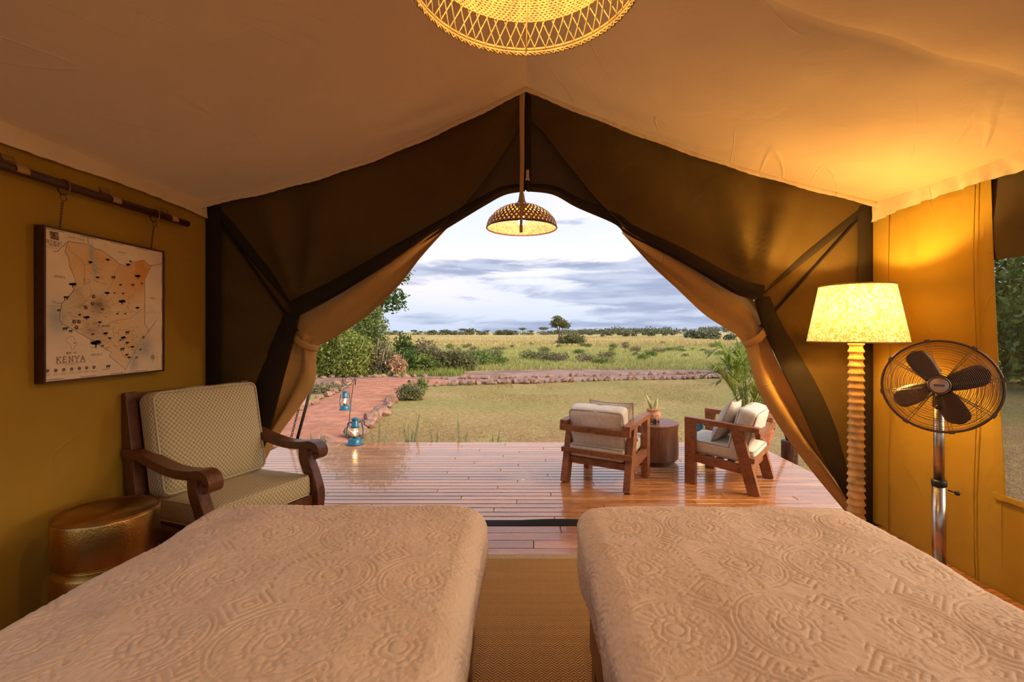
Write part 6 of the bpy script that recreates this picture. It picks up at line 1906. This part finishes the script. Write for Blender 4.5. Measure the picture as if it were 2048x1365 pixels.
stone_row('stone_border', 'loose stones at the near end of the gravel path', R6[:4], (-3.2, 6.7, GZ))
stone_row('stone_border', 'pile of dark stones where the path meets the track', R6[4:], (-5.7, 14.2, GZ))

# spiky agave-like plants along the front of the deck
def spiky(loc, tips, label, seed):
    root = thing('spiky_plant', label, 'plant', loc, 0, 'spiky plants along the deck front')
    for k, (dx, dy, h_, w) in enumerate(tips):
        b = MB(); blade_leaf(b, None, (dx * 0.15, dy * 0.15, 0), (dx, dy, h_), w, 0.04, seed + k, Vector((1, 0.3, 0)))
        b.build('leaf', M['snake'], root, smooth=True)
for i, (x, tips) in enumerate([(-2.78, [(-0.08, 0, .44, .022), (0.05, 0.05, .40, .018), (0.12, 0, .36, .02)]), (-2.25, [(-0.03, 0, .56, .02), (0.06, 0.04, .42, .018)]),
        (-1.95, [(0.02, 0, .60, .022), (-0.1, 0, .43, .02), (0.12, 0.05, .44, .02)]), (-1.55, [(-0.08, 0, .54, .024), (0.14, 0, .66, .024), (0.03, 0.06, .45, .02), (-0.02, 0, .52, .015)]),
        (-1.2, [(-0.05, 0, .50, .02), (0.05, 0, .44, .018)]), (-0.85, [(-0.05, 0, .62, .022), (0.08, 0.05, .42, .02)]), (-0.42, [(0.10, 0, .45, .02), (0.0, 0, .40, .02)])]):
    spiky((x, 6.05 + 0.07 * (i % 2), GZ), tips, ['two-tone spiky leaves poking up at the left end of the deck front', 'single upright spiky plant left of the deck lantern', 'spiky plant with upright leaves directly right of the deck lantern', 'largest spiky plant with crossing leaves along the deck front', 'short spiky plant right of the largest spiky plant', 'slim tall-leaved spiky plant nearest the middle of the deck front', 'lone leaning spiky leaves at the middle of the deck front'][i], i)

# lone tree and bush on the plain
LT = (4.75, 62.0, GZ)
shrub('tree', 'lone round-crowned tree standing on the savannah', 'tree', LT,
      [(-0.1, 0, 3.0, 1.15, 1.0, 0.6), (0.7, 0, 2.65, 0.85, 0.8, 0.5), (-0.4, 0, 3.55, 0.7, 0.7, 0.45), (-0.75, 0, 2.7, 0.6, 0.6, 0.45)], 2600, 0.22, M['leaf_olive'], 21,
      [(0, 0, 1.7), (0.5, 0, 2.6), (-0.5, 0, 2.8), (0.05, 0, 3.4)], 0.16)
shrub('bush', 'dark bush at the foot of the lone tree', 'bush', (6.2, 60.0, GZ),
      [(0, 0, 0.8, 1.6, 1.2, 0.85), (-1.1, 0, 0.5, 1.0, 0.9, 0.55), (0.9, 0, 0.5, 1.1, 0.9, 0.6)], 2400, 0.24, M['leaf_olive'], 22, None, 0.08)
# scrub on the middle ground
SC = [shrub('scrub_bush', ['low green scrub bush dotted over the grassland beyond the track', 'low olive scrub bush dotted over the grassland beyond the track', 'low greyish dry scrub bush dotted over the grassland beyond the track', 'low green scrub bush dotted over the grassland beyond the track'][i], 'bush', (0, 30, GZ), [(0, 0, 0.35, 0.8, 0.6, 0.40), (0.6, 0.1, 0.25, 0.5, 0.45, 0.30)], 700, 0.13, mm_, 30 + i, None, 0.02, group='low scrub bushes beyond the track')
      for i, mm_ in enumerate((M['leaf_mid'], M['leaf_olive'], M['leaf_grey'], M['leaf_mid']))]
km = kidmap()
rnd = random.Random(12)
spots = [(1.3, 27, 1.25), (2.0, 26.4, 1.0), (0.2, 28.5, 0.9), (-1.9, 29, 0.9), (-2.5, 25.5, 1.1), (-3.2, 27.5, 1.0), (-2.2, 23.6, 1.0), (-1.3, 24.2, 0.8), (4.2, 24.2, .8), (3.4, 26, .8), (5.2, 29.5, .9), (7.3, 28.0, .7), (-5.5, 26.5, 1.3), (-6.5, 29, 1.2), (-4.5, 30.5, 1.0)]
for k in range(64):
    Y = rnd.uniform(31, 64); xpx = rnd.uniform(770, 1500); spots.append(((xpx - CX) * Y / F, Y, rnd.uniform(0.32, 0.85) * (Y / 40) ** 0.3))
first = [True] * 4
for k, (x, y, s) in enumerate(spots):
    q = rnd.randrange(4); s *= 0.85
    o = SC[q] if first[q] else copy_tree(SC[q], km); first[q] = False
    o.location = (x, y, GZ); o.scale = (s * rnd.uniform(.8, 1.3), s, s * rnd.uniform(.7, 1.15)); o.rotation_euler = (0, 0, rnd.uniform(0, 6.28))
# far bushes and umbrella acacias
FB = shrub('far_bush', 'small dark bush far out on the golden plain', 'bush', (30, 120, GZ), [(0, 0, 0.8, 1.5, 1.2, 0.85)], 260, 0.55, M['leaf_far'], 50, [(0.2, 0, 0.8)], 0.08, group='dark bushes far out on the plain')
km = kidmap(); fst = True
for (px, py, s) in [(890, 668, 1), (905, 669, .8), (940, 668, 1.2), (1000, 669, .9), (1218, 672, .8), (1252, 674, .9), (1268, 673, .7), (1288, 671, .5), (1303, 673, .9), (1330, 672, .7), (1345, 671, .6), (1380, 677, 1.4), (1395, 679, 1.6), (1412, 679, 1.2), (1430, 680, 1.3), (1240, 671, .6), (1180, 671, .6), (1160, 671, .8), (1460, 682, 1.2), (1020, 668, .9), (865, 670, .9), (1205, 674, .5)]:
    Y = min(230, (H - GZ) * F / (py - CY)); o = FB if fst else copy_tree(FB, km); fst = False
    o.location = ((px - CX) * Y / F, Y, GZ); sc = s * Y / 130; o.scale = (sc, sc, sc); o.rotation_euler = (0, 0, px)
AC_ = shrub('acacia', 'flat-topped umbrella acacia on the skyline left of the lone tree', 'tree', (0, 240, GZ), [(0, 0, 4.4, 3.4, 2.8, 0.55), (-1.2, 0, 3.8, 1.6, 1.4, 0.4), (1.5, 0, 3.9, 1.5, 1.4, 0.4)], 420, 0.8, M['leaf_far'], 60, [(0, 0, 4.2), (-1.4, 0, 3.8), (1.6, 0, 3.9)], 0.22, group='umbrella acacias on the skyline')
km = kidmap(); fst = True
for (px, s) in [(790, .8), (828, .9), (862, .8), (885, .9), (912, .8), (926, 1.1), (955, .75), (975, .85), (998, .8), (1012, .9), (1045, 1.25), (1087, 1.35), (1062, .8), (1100, .7), (842, .7), (1030, .75)]:
    Y = 235 + rnd.uniform(-15, 15); o = AC_ if fst else copy_tree(AC_, km); fst = False
    o.location = ((px - CX) * Y / F, Y, GZ); o.scale = (s * .62, s * .62, s * .60); o.rotation_euler = (0, 0, px * 1.7)
# continuous woodland along the horizon and on the low ridge to the right: nobody could count it
def belt(name, label, pts, n, rz, size, m, seed):
    rs = np.random.RandomState(seed)
    cs, rr = [], []
    for k in range(n):
        t = rs.rand() * (len(pts) - 1); i = int(t); f = t - i
        p = np.array(pts[i]) * (1 - f) + np.array(pts[i + 1]) * f
        hgt = rz * rs.uniform(.6, 1.25)
        cs.append((p[0] + rs.randn() * 2, p[1] + rs.randn() * p[3], GZ + p[2] * rs.rand() + hgt * .5)); rr.append((hgt * 1.3, hgt * 1.1, hgt * .75))
    V, Q = leaves(cs, rr, n * 42, size, seed)
    o = np_mesh(name, V, Q, m, None, False); tag(o, label, 'woodland', kind='stuff'); return o
belt('distant_woodland', 'grey-green band of thorn trees along the skyline left of the lone tree', [(-140, 250, 0, 10), (-60, 250, 0, 10), (40, 255, 0, 10)], 150, 1.5, 0.8, M['leaf_far'], 1)
belt('distant_woodland', 'dark forested low ridge on the horizon right of the lone tree', [(20, 300, 0, 12), (60, 300, 2.2, 16), (140, 305, 3.0, 18), (230, 310, 3.2, 18)], 420, 2.1, 1.0, M['leaf_far'], 2)

# trees seen through the side window
for i, (x, y, s) in enumerate([(17.5, 15.5, 1.0), (20.5, 18.0, 1.2), (23.0, 20.5, 1.2), (19.0, 19.5, 1.1), (16.0, 13.2, .9), (14.8, 17.6, .8), (17.0, 9.5, 1.0), (20.0, 12.0, 1.2), (15.2, 7.6, .8), (22.5, 8.8, 1.1), (26.0, 14.0, 1.2)]):
    shrub('tree', ['tree seen nearest the frame through the insect screen', 'tall tree seen through the middle of the insect screen', 'tall tree seen behind others through the insect screen', 'leafy tree further back seen through the insect screen', 'low tree at the edge of the view through the insect screen', 'small tree behind the fan seen past the window edge', 'broad tree out of sight beyond the side window', 'tall tree out of sight beyond the side window', 'low tree out of sight beyond the side window', 'outer tree out of sight beyond the side window', 'farthest tree out of sight beyond the side window'][i],
          'tree', (x, y, GZ), [(0, 0, 2.2 * s, 2.0, 1.8, 1.6 * s), (0.6, 0, 4.0 * s, 1.5, 1.4, 1.3 * s), (-0.8, 0, 1.0, 1.4, 1.2, 1.0)], 2600, 0.24, M['leaf_dark'] if i % 2 else M['leaf_mid'], 70 + i, None, 0.16)

# grass: uncountable blades
def blades(name, label, n, xr, yr, h_, w, m, seed, keep=None, clump=0.0):
    rs = np.random.RandomState(seed)
    y = yr[0] * (yr[1] / yr[0]) ** rs.rand(n); x = xr[0] + (xr[1] - xr[0]) * rs.rand(n)
    x = x * y / yr[0] if keep == 'fan' else x
    msk = np.ones(n, bool)
    if clump: msk &= vnoise(x * clump + 50, y * clump + 50, seed) > 0.45
    if yr[1] < 17:   # lawn keeps off the path and the deck
        msk &= ~((x > -5.25) & (x < -2.75 - 0.05 * (y - 6))); msk &= ~((y < 5.8) & (x < 2.95))
        msk &= y < 15.6 + 0.16 * np.clip(x, 0, 20)
    x, y = x[msk], y[msk]; k = len(x)
    h2 = h_ * (0.5 + rs.rand(k)); a = rs.rand(k) * 2 * PI; dx, dy = np.cos(a) * w / 2, np.sin(a) * w / 2; lx, ly = rs.randn(k) * h_ * .4, rs.randn(k) * h_ * .4
    z0 = np.full(k, GZ - 0.02)
    V = np.stack([np.stack([x - dx, y - dy, z0], -1), np.stack([x + dx, y + dy, z0], -1), np.stack([x + lx, y + ly, z0 + 0.02 + h2], -1)], 1).reshape(-1, 3)
    o = np_mesh(name, V, np.arange(3 * k).reshape(-1, 3), m, None, False); tag(o, label, 'grass', kind='stuff'); return o
blades('lawn_grass', 'short patchy lawn grass in front of the deck', 90000, (-7.5, 7.5), (5.9, 16.5), 0.028, 0.012, M['lawnblade'], 1, clump=0.9)
blades('tall_grass', 'rough green grass beyond the dirt track', 60000, (-9.5, 10.5), (20.5, 60.0), 0.15, 0.05, M['scrubblade'], 2, 'fan')
blades('verge_grass', 'bright green grass at the foot of the left bushes', 5000, (-9.5, -2.5), (17.3, 19.2), 0.24, 0.035, M['leaf_bright'], 3)
blades('golden_grass', 'pale golden grass on the far savannah plain', 40000, (-20, 30), (55.0, 200.0), 0.26, 0.16, M['goldblade'], 4, 'fan')
